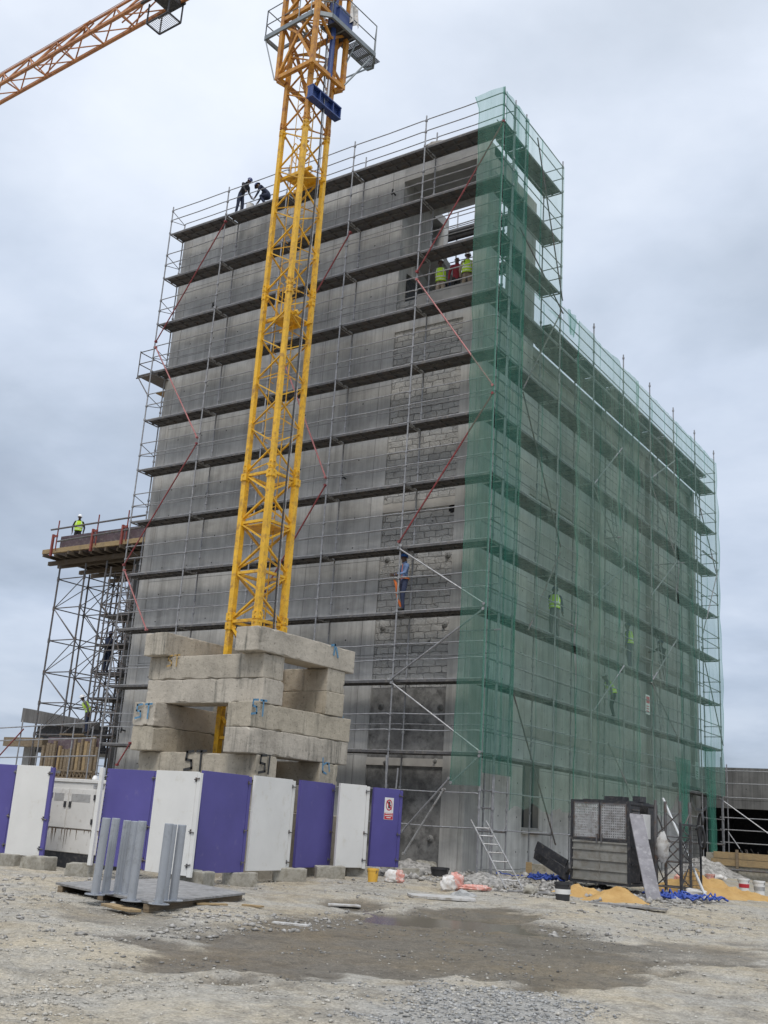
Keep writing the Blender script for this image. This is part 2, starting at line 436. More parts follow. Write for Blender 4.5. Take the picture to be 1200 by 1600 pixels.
def mesh_hole_mat():
    """perforated sheet: square openings in a grey plate"""
    t = NT('perforated_sheet'); v = t.coord('Object')
    br = t.n('ShaderNodeTexBrick'); t.l(swizzle(t, v, ('X','Z',None)), br.inputs['Vector'])
    br.offset = 0; br.inputs['Scale'].default_value = 1; br.inputs['Brick Width'].default_value = .075; br.inputs['Row Height'].default_value = .075
    br.inputs['Mortar Size'].default_value = .020; br.inputs['Mortar Smooth'].default_value = 0
    br.inputs['Color1'].default_value = (0,0,0,1); br.inputs['Color2'].default_value = (0,0,0,1); br.inputs['Mortar'].default_value = (1,1,1,1)
    tr = t.n('ShaderNodeBsdfTransparent'); b = t.bsdf((.3,.3,.29), .6, .2)
    mx = t.n('ShaderNodeMixShader'); t.l(br.outputs['Fac'], mx.inputs[0]); t.l(tr.outputs[0], mx.inputs[1]); t.l(b.outputs[0], mx.inputs[2])
    t.l(mx.outputs[0], t.out.inputs[0]); return t.mat
M['perforated'] = mesh_hole_mat()

# ------------------------------------------------------------------ world and sun
SUN_EL, SUN_AZ = R_(56), R_(152)       # azimuth measured from +y towards +x
w = bpy.data.worlds.new('World'); bpy.context.scene.world = w; w.use_nodes = True
nt = w.node_tree; nt.nodes.clear()
def wn(typ, **k):
    n = nt.nodes.new(typ)
    for a, b in k.items(): setattr(n, a, b)
    return n
wo = wn('ShaderNodeOutputWorld')
sky = wn('ShaderNodeTexSky', sky_type='NISHITA'); sky.sun_disc = False
sky.sun_elevation = SUN_EL; sky.sun_rotation = SUN_AZ; sky.air_density = 1; sky.dust_density = 2
bg1 = wn('ShaderNodeBackground'); bg1.inputs[1].default_value = .12; nt.links.new(sky.outputs[0], bg1.inputs[0])
tc = wn('ShaderNodeTexCoord')
sep = wn('ShaderNodeSeparateXYZ'); nt.links.new(tc.outputs['Generated'], sep.inputs[0])
zz = wn('ShaderNodeMath', operation='ADD'); nt.links.new(sep.outputs[2], zz.inputs[0]); zz.inputs[1].default_value = .22
zm = wn('ShaderNodeMath', operation='MAXIMUM'); nt.links.new(zz.outputs[0], zm.inputs[0]); zm.inputs[1].default_value = .12
dv = wn('ShaderNodeVectorMath', operation='DIVIDE'); nt.links.new(tc.outputs['Generated'], dv.inputs[0])
cz = wn('ShaderNodeCombineXYZ')
for i in range(3): nt.links.new(zm.outputs[0], cz.inputs[i])
nt.links.new(cz.outputs[0], dv.inputs[1])
def wnoise(scale, detail, rough, loc, dist=0.0):
    mp = wn('ShaderNodeMapping'); mp.inputs['Location'].default_value = loc; nt.links.new(dv.outputs[0], mp.inputs[0])
    n = wn('ShaderNodeTexNoise'); n.inputs['Scale'].default_value = scale; n.inputs['Detail'].default_value = detail
    n.inputs['Roughness'].default_value = rough; n.inputs['Distortion'].default_value = dist; nt.links.new(mp.outputs[0], n.inputs['Vector']); return n.outputs['Fac']
def wramp(f, st):
    r = wn('ShaderNodeValToRGB'); e = r.color_ramp.elements
    while len(e) < len(st): e.new(.5)
    for k, (p, c) in enumerate(st): e[k].position = p; e[k].color = (*c, 1)
    nt.links.new(f, r.inputs[0]); return r.outputs[0]
def wmix(f, a, b, mode='MIX'):
    n = wn('ShaderNodeMix', data_type='RGBA', blend_type=mode)
    for s_, v_ in ((0, f), (6, a), (7, b)):
        if isinstance(v_, bpy.types.NodeSocket): nt.links.new(v_, n.inputs[s_])
        else: n.inputs[s_].default_value = v_ if s_ == 0 else (*v_, 1)
    return n.outputs[2]
cl = wramp(wnoise(1.6, 8, .5, (2.9, .9, 1.1), .2), [(.3, (.50, .555, .64)), (.43, (.60, .66, .75)), (.53, (.71, .77, .87)), (.64, (.82, .87, .955))])
fine = wramp(wnoise(5, 6, .55, (.3, 4, 2)), [(.3, (.92, .93, .94)), (.7, (1.05, 1.04, 1.03))])
cl = wmix(1.0, cl, fine, 'MULTIPLY')
el = wramp(sep.outputs[2], [(0, (.56, .60, .66)), (.16, (.67, .71, .77)), (.45, (.84, .87, .91)), (.7, (1.0, 1.0, 1.0)), (1, (2.3, 2.3, 2.3))])
cl = wmix(1.0, cl, el, 'MULTIPLY')
bg2 = wn('ShaderNodeBackground'); nt.links.new(cl, bg2.inputs[0]); bg2.inputs[1].default_value = .77
mxs = wn('ShaderNodeMixShader'); mxs.inputs[0].default_value = .93
nt.links.new(bg1.outputs[0], mxs.inputs[1]); nt.links.new(bg2.outputs[0], mxs.inputs[2]); nt.links.new(mxs.outputs[0], wo.inputs[0])
sd = bpy.data.lights.new('sun', 'SUN'); so = bpy.data.objects.new('sun', sd); C.objects.link(so)
sd.energy = 1.2; sd.angle = R_(18); sd.color = (1, .96, .9)
sdir = Vector((math.sin(SUN_AZ)*math.cos(SUN_EL), math.cos(SUN_AZ)*math.cos(SUN_EL), math.sin(SUN_EL)))
so.rotation_euler = (-sdir).to_track_quat('-Z', 'Y').to_euler(); so.location = (0, -20, 40)
sc = bpy.context.scene
sc.view_settings.view_transform = 'Standard'; sc.view_settings.look = 'None'; sc.view_settings.exposure = 0.6; sc.view_settings.gamma = 1
sc.view_settings.use_curve_mapping = False
sc.cycles.transparent_max_bounces = 24; sc.cycles.max_bounces = 7; sc.cycles.diffuse_bounces = 4
sc.cycles.use_denoising = True

# ================================================================== GROUND
WETPX = [(120,1492),(180,1512),(240,1527),(340,1522),(440,1545),(560,1535),(660,1548),(780,1538),(900,1552),(1000,1545),(1030,1512),(1010,1480),(900,1455),(880,1435),(780,1418),(650,1412),(560,1425),(480,1440),(360,1452),(250,1462),(170,1472)]
WET = [onZ(u, v, -.3) for u, v in WETPX]
GREYPX = [(600,1560),(700,1540),(860,1550),(900,1580),(860,1615),(760,1640),(660,1625),(610,1590)]
GREY = [onZ(u, v, -.3) for u, v in GREYPX]
def poly_dist(poly, x, y):
    """signed distance in xy, positive inside"""
    P0 = np.array([[p.x, p.y] for p in poly]); P1 = np.roll(P0, -1, 0)
    dmin = np.full(x.shape, 1e9); inside = np.zeros(x.shape, bool)
    for (ax, ay), (bx, by) in zip(P0, P1):
        dx, dy = bx-ax, by-ay
        t = np.clip(((x-ax)*dx+(y-ay)*dy)/(dx*dx+dy*dy+1e-9), 0, 1)
        dmin = np.minimum(dmin, np.hypot(x-ax-t*dx, y-ay-t*dy))
        c = ((ay > y) != (by > y)) & (x < (bx-ax)*(y-ay)/(by-ay+1e-12)+ax)
        inside ^= c
    return np.where(inside, dmin, -dmin)
def sstep(a, b, x):
    t = np.clip((x-a)/(b-a), 0, 1); return t*t*(3-2*t)
def ground_base(x, y):
    """smooth level of the yard: rises a little towards the scaffold"""
    return -.3 + .12*sstep(-9, -1, y)*sstep(9, 4, x) + .1*sstep(-1.5, 1.0, y)*sstep(3.5, 1, x)
def gz(x, y):
    return float(ground_base(np.array([float(x)]), np.array([float(y)]))[0])

def axis(lo, hi, fine_lo, fine_hi, st):
    a = list(np.arange(fine_lo, fine_hi, st)); s = st
    p = fine_lo
    left = []
    while p > lo: s *= 1.25; p -= s; left.append(p)
    s = st; p = a[-1]; right = []
    while p < hi: s *= 1.25; p += s; right.append(p)
    return np.array(left[::-1]+a+right)
gx = axis(-900, 900, -7, 14, .075); gy = axis(-400, 1500, -22.5, 3, .075)
X_, Y_ = np.meshgrid(gx, gy); xf, yf = X_.ravel(), Y_.ravel()
def vnoise(x, y, s, seed):
    rng = np.random.RandomState(seed); tab = rng.rand(256, 256)
    u, v = x*s, y*s; i, j = np.floor(u).astype(int), np.floor(v).astype(int)
    fu, fv = u-i, v-j; fu = fu*fu*(3-2*fu); fv = fv*fv*(3-2*fv)
    g = lambda a, b: tab[a % 256, b % 256]
    return (g(i,j)*(1-fu)+g(i+1,j)*fu)*(1-fv)+(g(i,j+1)*(1-fu)+g(i+1,j+1)*fu)*fv
near = sstep(40, 15, np.hypot(xf-4, yf+9))
wet0 = poly_dist(WET, xf, yf)
wetn = wet0 + (vnoise(xf, yf, 1.0, 3)-.5)*1.7 + (vnoise(xf, yf, 3.4, 4)-.5)*.8 + (vnoise(xf, yf, 9, 14)-.5)*.3
wet1 = poly_dist([onZ(u, v, -.3) for u, v in ((880,1478),(1010,1466),(1160,1472),(1190,1492),(1090,1512),(960,1510))], xf, yf)+(vnoise(xf, yf, 1.6, 23)-.5)*1.5
wet2 = poly_dist([onZ(u, v, -.3) for u, v in ((-40,1418),(120,1412),(330,1440),(520,1420),(560,1436),(330,1460),(90,1440))], xf, yf)+(vnoise(xf, yf, 1.2, 24)-.5)*1.6
wet = np.maximum(sstep(-.1, .3, wetn), np.maximum(.75*sstep(-.1, .4, wet1), .55*sstep(-.1, .5, wet2)))
puddle = np.zeros_like(xf)
for (u, v, rx, ry) in ((760,1442,1.5,1.1),(640,1432,1.2,1.3),(840,1452,1.0,.7),(360,1527,.35,.3),(1090,1498,.9,.5),(560,1412,.8,.9),(960,1510,.7,.4)):
    c = onZ(u, v, -.3); dv_ = np.array([CAMPOS.x-c.x, CAMPOS.y-c.y]); dv_ = dv_/np.hypot(*dv_)
    al = (xf-c.x)*dv_[0]+(yf-c.y)*dv_[1]; ac = -(xf-c.x)*dv_[1]+(yf-c.y)*dv_[0]
    puddle = np.maximum(puddle, sstep(1.15, .55, np.hypot(al/ry, ac/rx)+(vnoise(xf, yf, 2.2, 9)-.5)*.7))
zb = ground_base(xf, yf)
hn = (vnoise(xf, yf, .5, 1)-.5)*.07 + (vnoise(xf, yf, 1.7, 2)-.5)*.05 + (vnoise(xf, yf, 5, 5)-.5)*.03 + (vnoise(xf, yf, 11, 6)-.5)*.022
rut = sstep(.25, 0, np.abs(((xf*.5+yf*.86)+14.5+.3*np.sin(xf*.4)))) + sstep(.25, 0, np.abs(((xf*.5+yf*.86)+12.9+.3*np.sin(xf*.4))))
zf = zb + near*(hn*(1-.4*wet) - .035*wet - .06*puddle - .03*rut)
stone = sstep(-.5, .4, poly_dist(GREY, xf, yf)+(vnoise(xf, yf, 2, 8)-.5)*1.2)
gm = bpy.data.meshes.new('ground')
nx, ny = len(gx), len(gy)
gm.vertices.add(nx*ny); gm.vertices.foreach_set('co', np.stack([xf, yf, zf], 1).ravel())
ii = (np.arange(ny-1)[:, None]*nx + np.arange(nx-1)[None, :]).ravel()
quads = np.stack([ii, ii+1, ii+nx+1, ii+nx], 1)
gm.loops.add(quads.size); gm.loops.foreach_set('vertex_index', quads.ravel())
gm.polygons.add(len(quads)); gm.polygons.foreach_set('loop_start', np.arange(len(quads))*4)
gm.polygons.foreach_set('use_smooth', np.ones(len(quads), bool))
gm.update(); gm.validate()
ca = gm.color_attributes.new('wet', 'FLOAT_COLOR', 'POINT')
ca.data.foreach_set('color', np.stack([np.maximum(wet, puddle), stone, puddle, np.ones_like(wet)], 1).ravel())
gm.materials.append(M['ground'])
go = bpy.data.objects.new('ground', gm); C.objects.link(go); struct(go)
zgrid = zf.reshape(ny, nx)
def gzs(x, y):
    """ground height incl. relief"""
    x = np.atleast_1d(np.asarray(x, float)); y = np.atleast_1d(np.asarray(y, float))
    i = np.clip(np.searchsorted(gx, x)-1, 0, nx-2); j = np.clip(np.searchsorted(gy, y)-1, 0, ny-2)
    fu = (x-gx[i])/(gx[i+1]-gx[i]); fv = (y-gy[j])/(gy[j+1]-gy[j])
    return (zgrid[j,i]*(1-fu)+zgrid[j,i+1]*fu)*(1-fv)+(zgrid[j+1,i]*(1-fu)+zgrid[j+1,i+1]*fu)*fv
def onG(u, v):
    p = onZ(u, v, -.3)
    for _ in range(6): p = onZ(u, v, gz(p.x, p.y))
    return p
# puddle water: level sheets that the dips in the ground cut out
for k, (u, v, hw, hd) in enumerate(((760,1440,3.4,2.6),(350,1527,.9,.6))):
    c = onZ(u, v, -.3); b = MB()
    n = 28; pts = []
    dv_ = Vector((CAMPOS.x-c.x, CAMPOS.y-c.y, 0)).normalized(); ac_ = Vector((-dv_.y, dv_.x, 0))
    zw = -.372
    pts = [Vector((c.x, c.y, zw)) + ac_*math.cos(2*PI*i/n)*hw + dv_*math.sin(2*PI*i/n)*hd for i in range(n)]
    b.add(pts, [tuple(range(n))])
    struct(b.build('puddle', M['water']))

# loose stones: nobody could count them
def scatter(name, mat, n, region, smin, smax, seed, sink=.35):
    rng = np.random.RandomState(seed)
    xs, ys = region(rng, n)
    n = len(xs); zs = gzs(xs, ys)
    s = smin*(smax/smin)**(rng.rand(n)**2.2)
    base = np.array([[1,0,0],[-1,0,0],[0,1,0],[0,-1,0],[0,0,1],[0,0,-1],[.62,.62,.5],[-.62,-.62,.5]], float)
    fc = np.array([[4,6,2],[4,0,6],[6,0,2],[4,2,1],[4,1,7],[1,3,7],[4,7,3],[4,3,0],[5,2,0],[5,1,2],[5,3,1],[5,0,3]])
    V = base[None]*(1+ (rng.rand(n, 8, 3)-.5)*1.0)
    V *= np.stack([.75+rng.rand(n)*.6, .75+rng.rand(n)*.6, .45+rng.rand(n)*.4], 1)[:, None, :]
    a = rng.rand(n)*6.28; ca_, sa_ = np.cos(a)[:, None], np.sin(a)[:, None]
    x = V[..., 0]*ca_-V[..., 1]*sa_; y = V[..., 0]*sa_+V[..., 1]*ca_
    V = np.stack([x, y, V[..., 2]], 2)*s[:, None, None]*.5
    V[..., 0] += xs[:, None]; V[..., 1] += ys[:, None]; V[..., 2] += (zs+s*.5*(.6-sink))[:, None]
    F = fc[None]+(np.arange(n)*8)[:, None, None]
    me = bpy.data.meshes.new(name); me.vertices.add(n*8); me.vertices.foreach_set('co', V.ravel())
    F = F.reshape(-1, 3); me.loops.add(F.size); me.loops.foreach_set('vertex_index', F.ravel())
    me.polygons.add(len(F)); me.polygons.foreach_set('loop_start', np.arange(len(F))*3); me.update(); me.validate()
    me.materials.append(mat)
    o = bpy.data.objects.new(name, me); C.objects.link(o); o['kind'] = 'stuff'
    return o
def reg_view(rng, n):
    u = rng.rand(n)*1300-50; v = 1352+ (rng.rand(n)**1.1)*290
    d = np.array([list(ray(a, b)) for a, b in zip(u, v)])
    t = (-.3-CAMPOS.z)/d[:, 2]; x = CAMPOS.x+d[:, 0]*t; y = CAMPOS.y+d[:, 1]*t
    k = (y < 12) & (np.abs(x) < 30); x, y = x[k], y[k]
    cl = vnoise(x, y, .8, 21)*.6+vnoise(x, y, 2.5, 22)*.4
    k = (rng.rand(len(x)) < sstep(.45, .78, cl)+.04) & ((poly_dist(WET, x, y) < .1) | (rng.rand(len(x)) < .12))
    return x[k], y[k]
scatter('loose_gravel', M['stones'], 30000, reg_view, .008, .05, 5)
def reg_grey(rng, n):
    x = 7.5+rng.rand(n)*5; y = -21+rng.rand(n)*6
    sd_ = poly_dist(GREY, x, y)+(vnoise(x, y, 2.5, 31)-.5)*.9
    k = rng.rand(n) < sstep(-.5, .2, sd_); return x[k], y[k]
scatter('crushed_gravel', M['stones_grey'], 17000, reg_grey, .014, .05, 6)
def reg_wet(rng, n):
    x = 2+rng.rand(n)*10; y = -19+rng.rand(n)*12
    k = (poly_dist(WET, x, y) > -.1) & (rng.rand(n) < sstep(.4, .75, vnoise(x, y, 1.2, 33))); return x[k], y[k]
scatter('wet_gravel', M['stones_wet'], 9000, reg_wet, .010, .05, 7)
def reg_mid(rng, n):
    u = rng.rand(n)*1300-50; v = 1368+rng.rand(n)*95
    d = np.array([list(ray(a, b)) for a, b in zip(u, v)]); t = (-.3-CAMPOS.z)/d[:, 2]; x = CAMPOS.x+d[:, 0]*t; y = CAMPOS.y+d[:, 1]*t
    cl = vnoise(x, y, .55, 41)*.5+vnoise(x, y, 1.9, 42)*.5
    k = (y < 1) & (x > -4) & (rng.rand(n) < sstep(.40, .70, cl)) & (poly_dist(WET, x, y) < .6); return x[k], y[k]
scatter('yard_rubble', M['rubble'], 9000, reg_mid, .016, .10, 9)
def reg_foot(rng, n):
    x = -6+rng.rand(n)*12; y = -7+rng.rand(n)*9.5
    dd = np.minimum(np.abs(y+.2-.0*x), 3)
    k = ((x > -2.2) | (y > -1.2)) & (rng.rand(n) < sstep(3.6, .3, np.abs(y+.3))); return x[k], y[k]
scatter('building_rubble', M['rubble'], 9000, reg_foot, .03, .24, 8)

# ================================================================== BUILDING
bld = thing('unfinished_building', 'tall unfinished concrete office block with a block-filled strip, wrapped in scaffold', 'building', (-8, 1, -.3))
FW, SW = M['wall_front'], M['wall_side']
def part(name, mats, parent, fn, **k):
    b = MB(); fn(b); return b.build(name, mats, parent, **k)
part('front_wall', FW, bld, lambda b: b.box(-14.62, -4.4, 1.0, 1.3, -.5, 23.3))
part('end_column', M['column'], bld, lambda b: b.box(-15.1, -14.62, .985, 1.5, -.5, 23.3))
part('end_wall', SW, bld, lambda b: (b.box(-15.1, -14.8, 1.5, 4.6, -.5, 23.3), b.box(-15.1, -14.8, 4.6, 22.5, -.5, 17.2)))
part('corner_column', M['column'], bld, lambda b: (b.box(-1.75, -1.0, .985, 1.8, -.5, 17.2), b.box(-1.5, -1.0, .985, 1.8, 17.2, 23.3), b.box(-1.42, -1.15, .955, .984, -.5, 17.0)))
part('block_infill', M['block'], bld, lambda b: b.box(-4.4, -1.753, 1.05, 1.28, 5.0, 17.2))
part('rendered_infill', M['render'], bld, lambda b: b.box(-4.4, -1.753, 1.06, 1.28, -.5, 4.997))
for z0, h in ((10.55, .28), (2.72, .22), (16.9, .32)): part('lintel', M['lintel'] if z0 < 16 else FW, bld, lambda b: b.box(-4.4, -1.753, 1.0, 1.049, z0, z0+h))
part('parapet', M['lintel'], bld, lambda b: (b.box(-3.6, -1.503, 1.02, 1.25, 17.22, 18.15),))
part('low_block_course', M['block'], bld, lambda b: b.box(-4.4, -3.603, 1.03, 1.22, 17.22, 18.0))
# open top room: jambs, soffit slab, inner partition, rear columns
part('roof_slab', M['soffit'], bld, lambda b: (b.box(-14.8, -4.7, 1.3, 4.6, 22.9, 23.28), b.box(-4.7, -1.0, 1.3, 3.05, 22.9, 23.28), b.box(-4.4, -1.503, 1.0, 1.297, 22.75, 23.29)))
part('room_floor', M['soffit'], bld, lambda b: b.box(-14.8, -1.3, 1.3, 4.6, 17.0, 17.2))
part('room_partition', M['column'], bld, lambda b: (b.box(-4.7, -4.403, 1.3, 1.5, 17.2, 22.9), b.box(-4.7, -4.403, 1.5, 3.0, 19.4, 22.9), b.box(-4.7, -4.403, 3.0, 3.6, 20.3, 21.4)))
part('door_leaf', M['black'], bld, lambda b: b.box(-4.40, -4.35, 1.5, 2.5, 17.25, 19.2))
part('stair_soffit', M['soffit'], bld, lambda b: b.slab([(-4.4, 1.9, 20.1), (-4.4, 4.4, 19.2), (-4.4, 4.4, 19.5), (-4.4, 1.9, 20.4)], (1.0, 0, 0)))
rc = MB(); rc.box(-1.2, -1.0, 2.75, 4.6, 17.2, 22.9); part('rear_beam', M['column'], bld, lambda b: b.box(-4.4, -1.203, 2.8, 3.05, 22.5, 22.897)); part('edge_beam', M['column'], bld, lambda b: b.box(-1.3, -1.0, 1.8, 2.747, 21.9, 22.897)); part('spandrel', M['column'], bld, lambda b: b.box(-1.25, -1.02, 1.8, 2.747, 17.2, 18.4))
rc.build('room_column', M['column'], bld)
# long side wall with a ground floor window
WY0, WY1, WZ0, WZ1 = 4.85, 6.2, 1.15, 3.3
sw_ = MB()
sw_.box(-1.3, -1.0, 1.8, 4.6, -.5, 17.2)
sw_.box(-1.5, -1.2, 4.6, WY0, -.5, 17.2); sw_.box(-1.5, -1.2, WY1, 22.3, -.5, 17.2)
sw_.box(-1.5, -1.2, WY0, WY1, -.5, WZ0); sw_.box(-1.5, -1.2, WY0, WY1, WZ1, 17.2)
sw_.build('side_wall', SW, bld)
part('side_column', M['column'], bld, lambda b: [b.box(-1.2, -1.0, y, y+.6, -.5, 17.2) for y in (10.2, 16.2, 21.9)])
part('floor_band', M['lintel'], bld, lambda b: [b.box(-1.197, -1.15, 4.6, 22.3, z, z+.3) for z in (4.0, 8.0, 12.0, 16.2)])
wf = MB()
for y0, y1, z0, z1 in ((WY0, WY0+.07, WZ0, WZ1), (WY1-.07, WY1, WZ0, WZ1), (WY0+.07, WY1-.07, WZ1-.07, WZ1), (WY0+.07, WY1-.07, WZ0, WZ0+.07), (5.5, 5.56, WZ0+.07, WZ1-.07)): wf.box(-1.4, -1.16, y0, y1, z0, z1)
wfr = wf.build('window', M['lintel'], bld)
part('pane', M['glass'], wfr, lambda b: b.box(-1.38, -1.36, WY0+.07, WY1-.07, WZ0+.07, WZ1-.07))
part('sill', M['lintel'], wfr, lambda b: b.box(-1.25, -1.05, WY0-.05, WY1+.05, WZ0-.12, WZ0))
part('rear_wall', SW, bld, lambda b: b.box(-14.8, -1.3, 22.2, 22.5, -.5, 17.2))
part('tower_rear_wall', SW, bld, lambda b: b.box(-14.8, -4.7, 4.3, 4.6, 17.2, 22.9))
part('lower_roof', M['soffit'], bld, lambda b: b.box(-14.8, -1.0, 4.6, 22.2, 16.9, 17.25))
part('roof_upstand', M['plum'], bld, lambda b: (b.box(-.98, -.80, 4.7, 22.5, 17.3, 17.62),))
# form tie bosses and cut tie ends
tb = MB()
for u, v in ((605,875),(700,868),(598,981),(695,976),(595,1104),(688,1106),(603,1192),(681,1190),(672,1311)):
    p = onY(u, v, 1.05); tb.tube((p.x, 1.08, p.z), (p.x, .99, p.z), .13, 10, .06); tb.tube((p.x, .99, p.z), (p.x, .93, p.z), .035, 8)
tb.build('tie_boss', M['render'], bld)
ts = MB()
for u, v in ((452,885),(540,748),(328,776),(338,480),(618,305),(196,1142)):
    p = onY(u, v, 1.0); ts.tube((p.x, 1.0, p.z), (p.x, .78, p.z+.02), .03, 6); ts.tube((p.x-.02, .80, p.z-.09), (p.x+.01, .80, p.z+.12), .03, 6)
ts.build('scaffold_tie', M['black'], bld)
dk = MB()      # broken edge of the infill where mortar has fallen out
for u0, v0, u1, v1 in ((709,850,703,1000),(703,1000,697,1090),(716,790,700,794),(730,480,727,560)):
    p, q = onY(u0, v0, 1.0), onY(u1, v1, 1.0); n = 9
    for i in range(n):
        t = i/n; c = p.lerp(q, t); rr = random.uniform(.02, .055)
        dk.box(c.x-rr, c.x+rr, 1.02, 1.048, c.z-random.uniform(.05, .16), c.z+random.uniform(.05, .16))
dk.build('broken_joint', M['hole'], bld)

# ================================================================== SCAFFOLDS
BAY = 2.981
LV = lambda n: 1.1+2*(n-1)
sx = [-BAY*i for i in range(5, -1, -1)]
fs = thing('facade_scaffold', 'grey tube scaffold with twelve rows of steel decks across the wide front wall', 'scaffold', (-7.5, 0, -.2))
G_ = M['galv']
def standard(x, y, top, parent, z0=-.12):
    b = MB(); b.tube((x, y, z0), (x, y, top), .026, 7)
    for n in range(1, 14):
        for dz in (0, .55, 1.0):
            z = LV(n)+dz
            if z < top-.1: b.tube((x, y, z-.035), (x, y, z+.035), .045, 7)
    b.box(x-.08, x+.08, y-.08, y+.08, z0-.03, z0); b.tube((x, y, z0), (x, y, z0+.22), .036, 7)
    return b.build('standard', G_, parent, smooth=False)
for x in sx:
    standard(x, 0, 24.3, fs); standard(x, .73, 24.1 if x > -12.5 else 23.9, fs)
deck_proto = {}
def deck_mesh(b, axis_, a0, a1, o0, o1, z, seed):
    """steel planks: pale rims, dark ribbed soffit"""
    rng = random.Random(seed); n = 2; wd = (o1-o0)/n
    for k in range(n):
        p0, p1 = o0+wd*k+.01, o0+wd*(k+1)-.01
        bx = (lambda q0, q1, r0, r1, z0, z1: b.box(q0, q1, r0, r1, z0, z1)) if axis_ == 'x' else (lambda q0, q1, r0, r1, z0, z1: b.box(r0, r1, q0, q1, z0, z1))
        dz = rng.uniform(-.008, .008)
        b.cur = 0; bx(a0+.03, a1-.03, p0+.012, p1-.012, z-.02+dz, z+.0+dz)
        b.cur = 2; bx(a0+.03, a1-.03, p0, p0+.011, z-.085+dz, z-.012+dz); bx(a0+.03, a1-.03, p1-.011, p1, z-.085+dz, z-.012+dz)
        b.cur = 1; bx(a0+.03, a1-.03, p0, p0+.0115, z-.0118+dz, z+.008+dz); bx(a0+.03, a1-.03, p1-.0115, p1, z-.0118+dz, z+.008+dz)
        b.cur = 0
        for q in range(1, 6):
            c = a0+(a1-a0)*q/6; bx(c-.02, c+.02, p0+.013, p1-.013, z-.06+dz, z-.021+dz)
        b.cur = 1; bx(a0+.03, a0+.06, p0+.012, p1-.012, z-.09+dz, z-.061+dz); bx(a1-.06, a1-.03, p0+.012, p1-.012, z-.09+dz, z-.061+dz)
DM = [M['deck_steel'], M['deck_edge'], M['deck_rim']]
for n in range(2, 13):
    for i in range(5):
        b = MB(); deck_mesh(b, 'x', sx[i], sx[i+1], .03, .70, LV(n), n*31+i); b.build('deck', DM, fs)
for n in range(1, 13):
    z = LV(n)
    for yy, dz in ((0, 1.0), (0, .55), (.73, .78)) if n > 1 else ((0, .0), (0, .9), (.73, 0)):
        b = MB()
        for i in range(5):
            s0 = random.uniform(-.012, .012); a, c = sx[i], sx[i+1]
            b.path([(a+.03, yy-.02, z+dz), (a+.12, yy-.03, z+dz+.012), ((a+c)/2, yy-.03, z+dz-.01+s0), (c-.12, yy-.03, z+dz+.012), (c-.03, yy-.02, z+dz)], .019, 6)
        b.build('guard_rail', G_, fs)
    for x in sx[1:]: part('transom', M['galv_dark'], fs, lambda b: b.tube((x, 0, z-.05), (x, .73, z-.05), .024, 6))
    b = MB(); b.tube((sx[0], 0, z-.05), (sx[0], .73, z-.05), .024, 6)
    b.tube((sx[0], 0, z+1.0), (sx[0], .73, z+.75), .014, 5); b.tube((sx[0], 0, z+.55), (sx[0], .73, z+.75), .014, 5)
    b.build('end_guard', M['galv_dark'], fs)
def brace(parent, p, q, mat, r=.026, name='brace'):
    b = MB(); b.tube(p, q, r, 6)
    d = (Vector(q)-Vector(p)).normalized()
    for e in (Vector(p)+d*.03, Vector(q)-d*.03): b.tube(e-Vector((0, .05, 0)), e+Vector((0, .05, 0)), .045, 6)
    return b.build(name, mat, parent)
RD, PK = M['red'], M['pink']
for pts, col in (
    (((353,345),(243,535)), RD), (((243,542),(308,684)), PK), (((308,692),(193,884)), RD), (((194,890),(229,985)), PK), (((204,1160),(182,1196)), RD),
    (((548,362),(484,475)), RD), (((442,560),(509,747)), PK), (((509,757),(412,925)), RD),
    (((788,188),(651,426)), RD), (((651,436),(771,603)), PK), (((771,613),(623,848)), RD), (((622,856),(758,944)), G_), (((757,950),(611,1061)), G_), (((611,1066),(752,1176)), G_), (((751,1180),(704,1224)), G_), (((703,1215),(627,1300)), G_), (((694,1232),(630,1335)), M['deck_edge'])):
    p, q = onY(*pts[0], -.05), onY(*pts[1], -.05); brace(fs, p, q, col)
lt = MB()
for a, c in (((205,984),(152,1165)),): pass

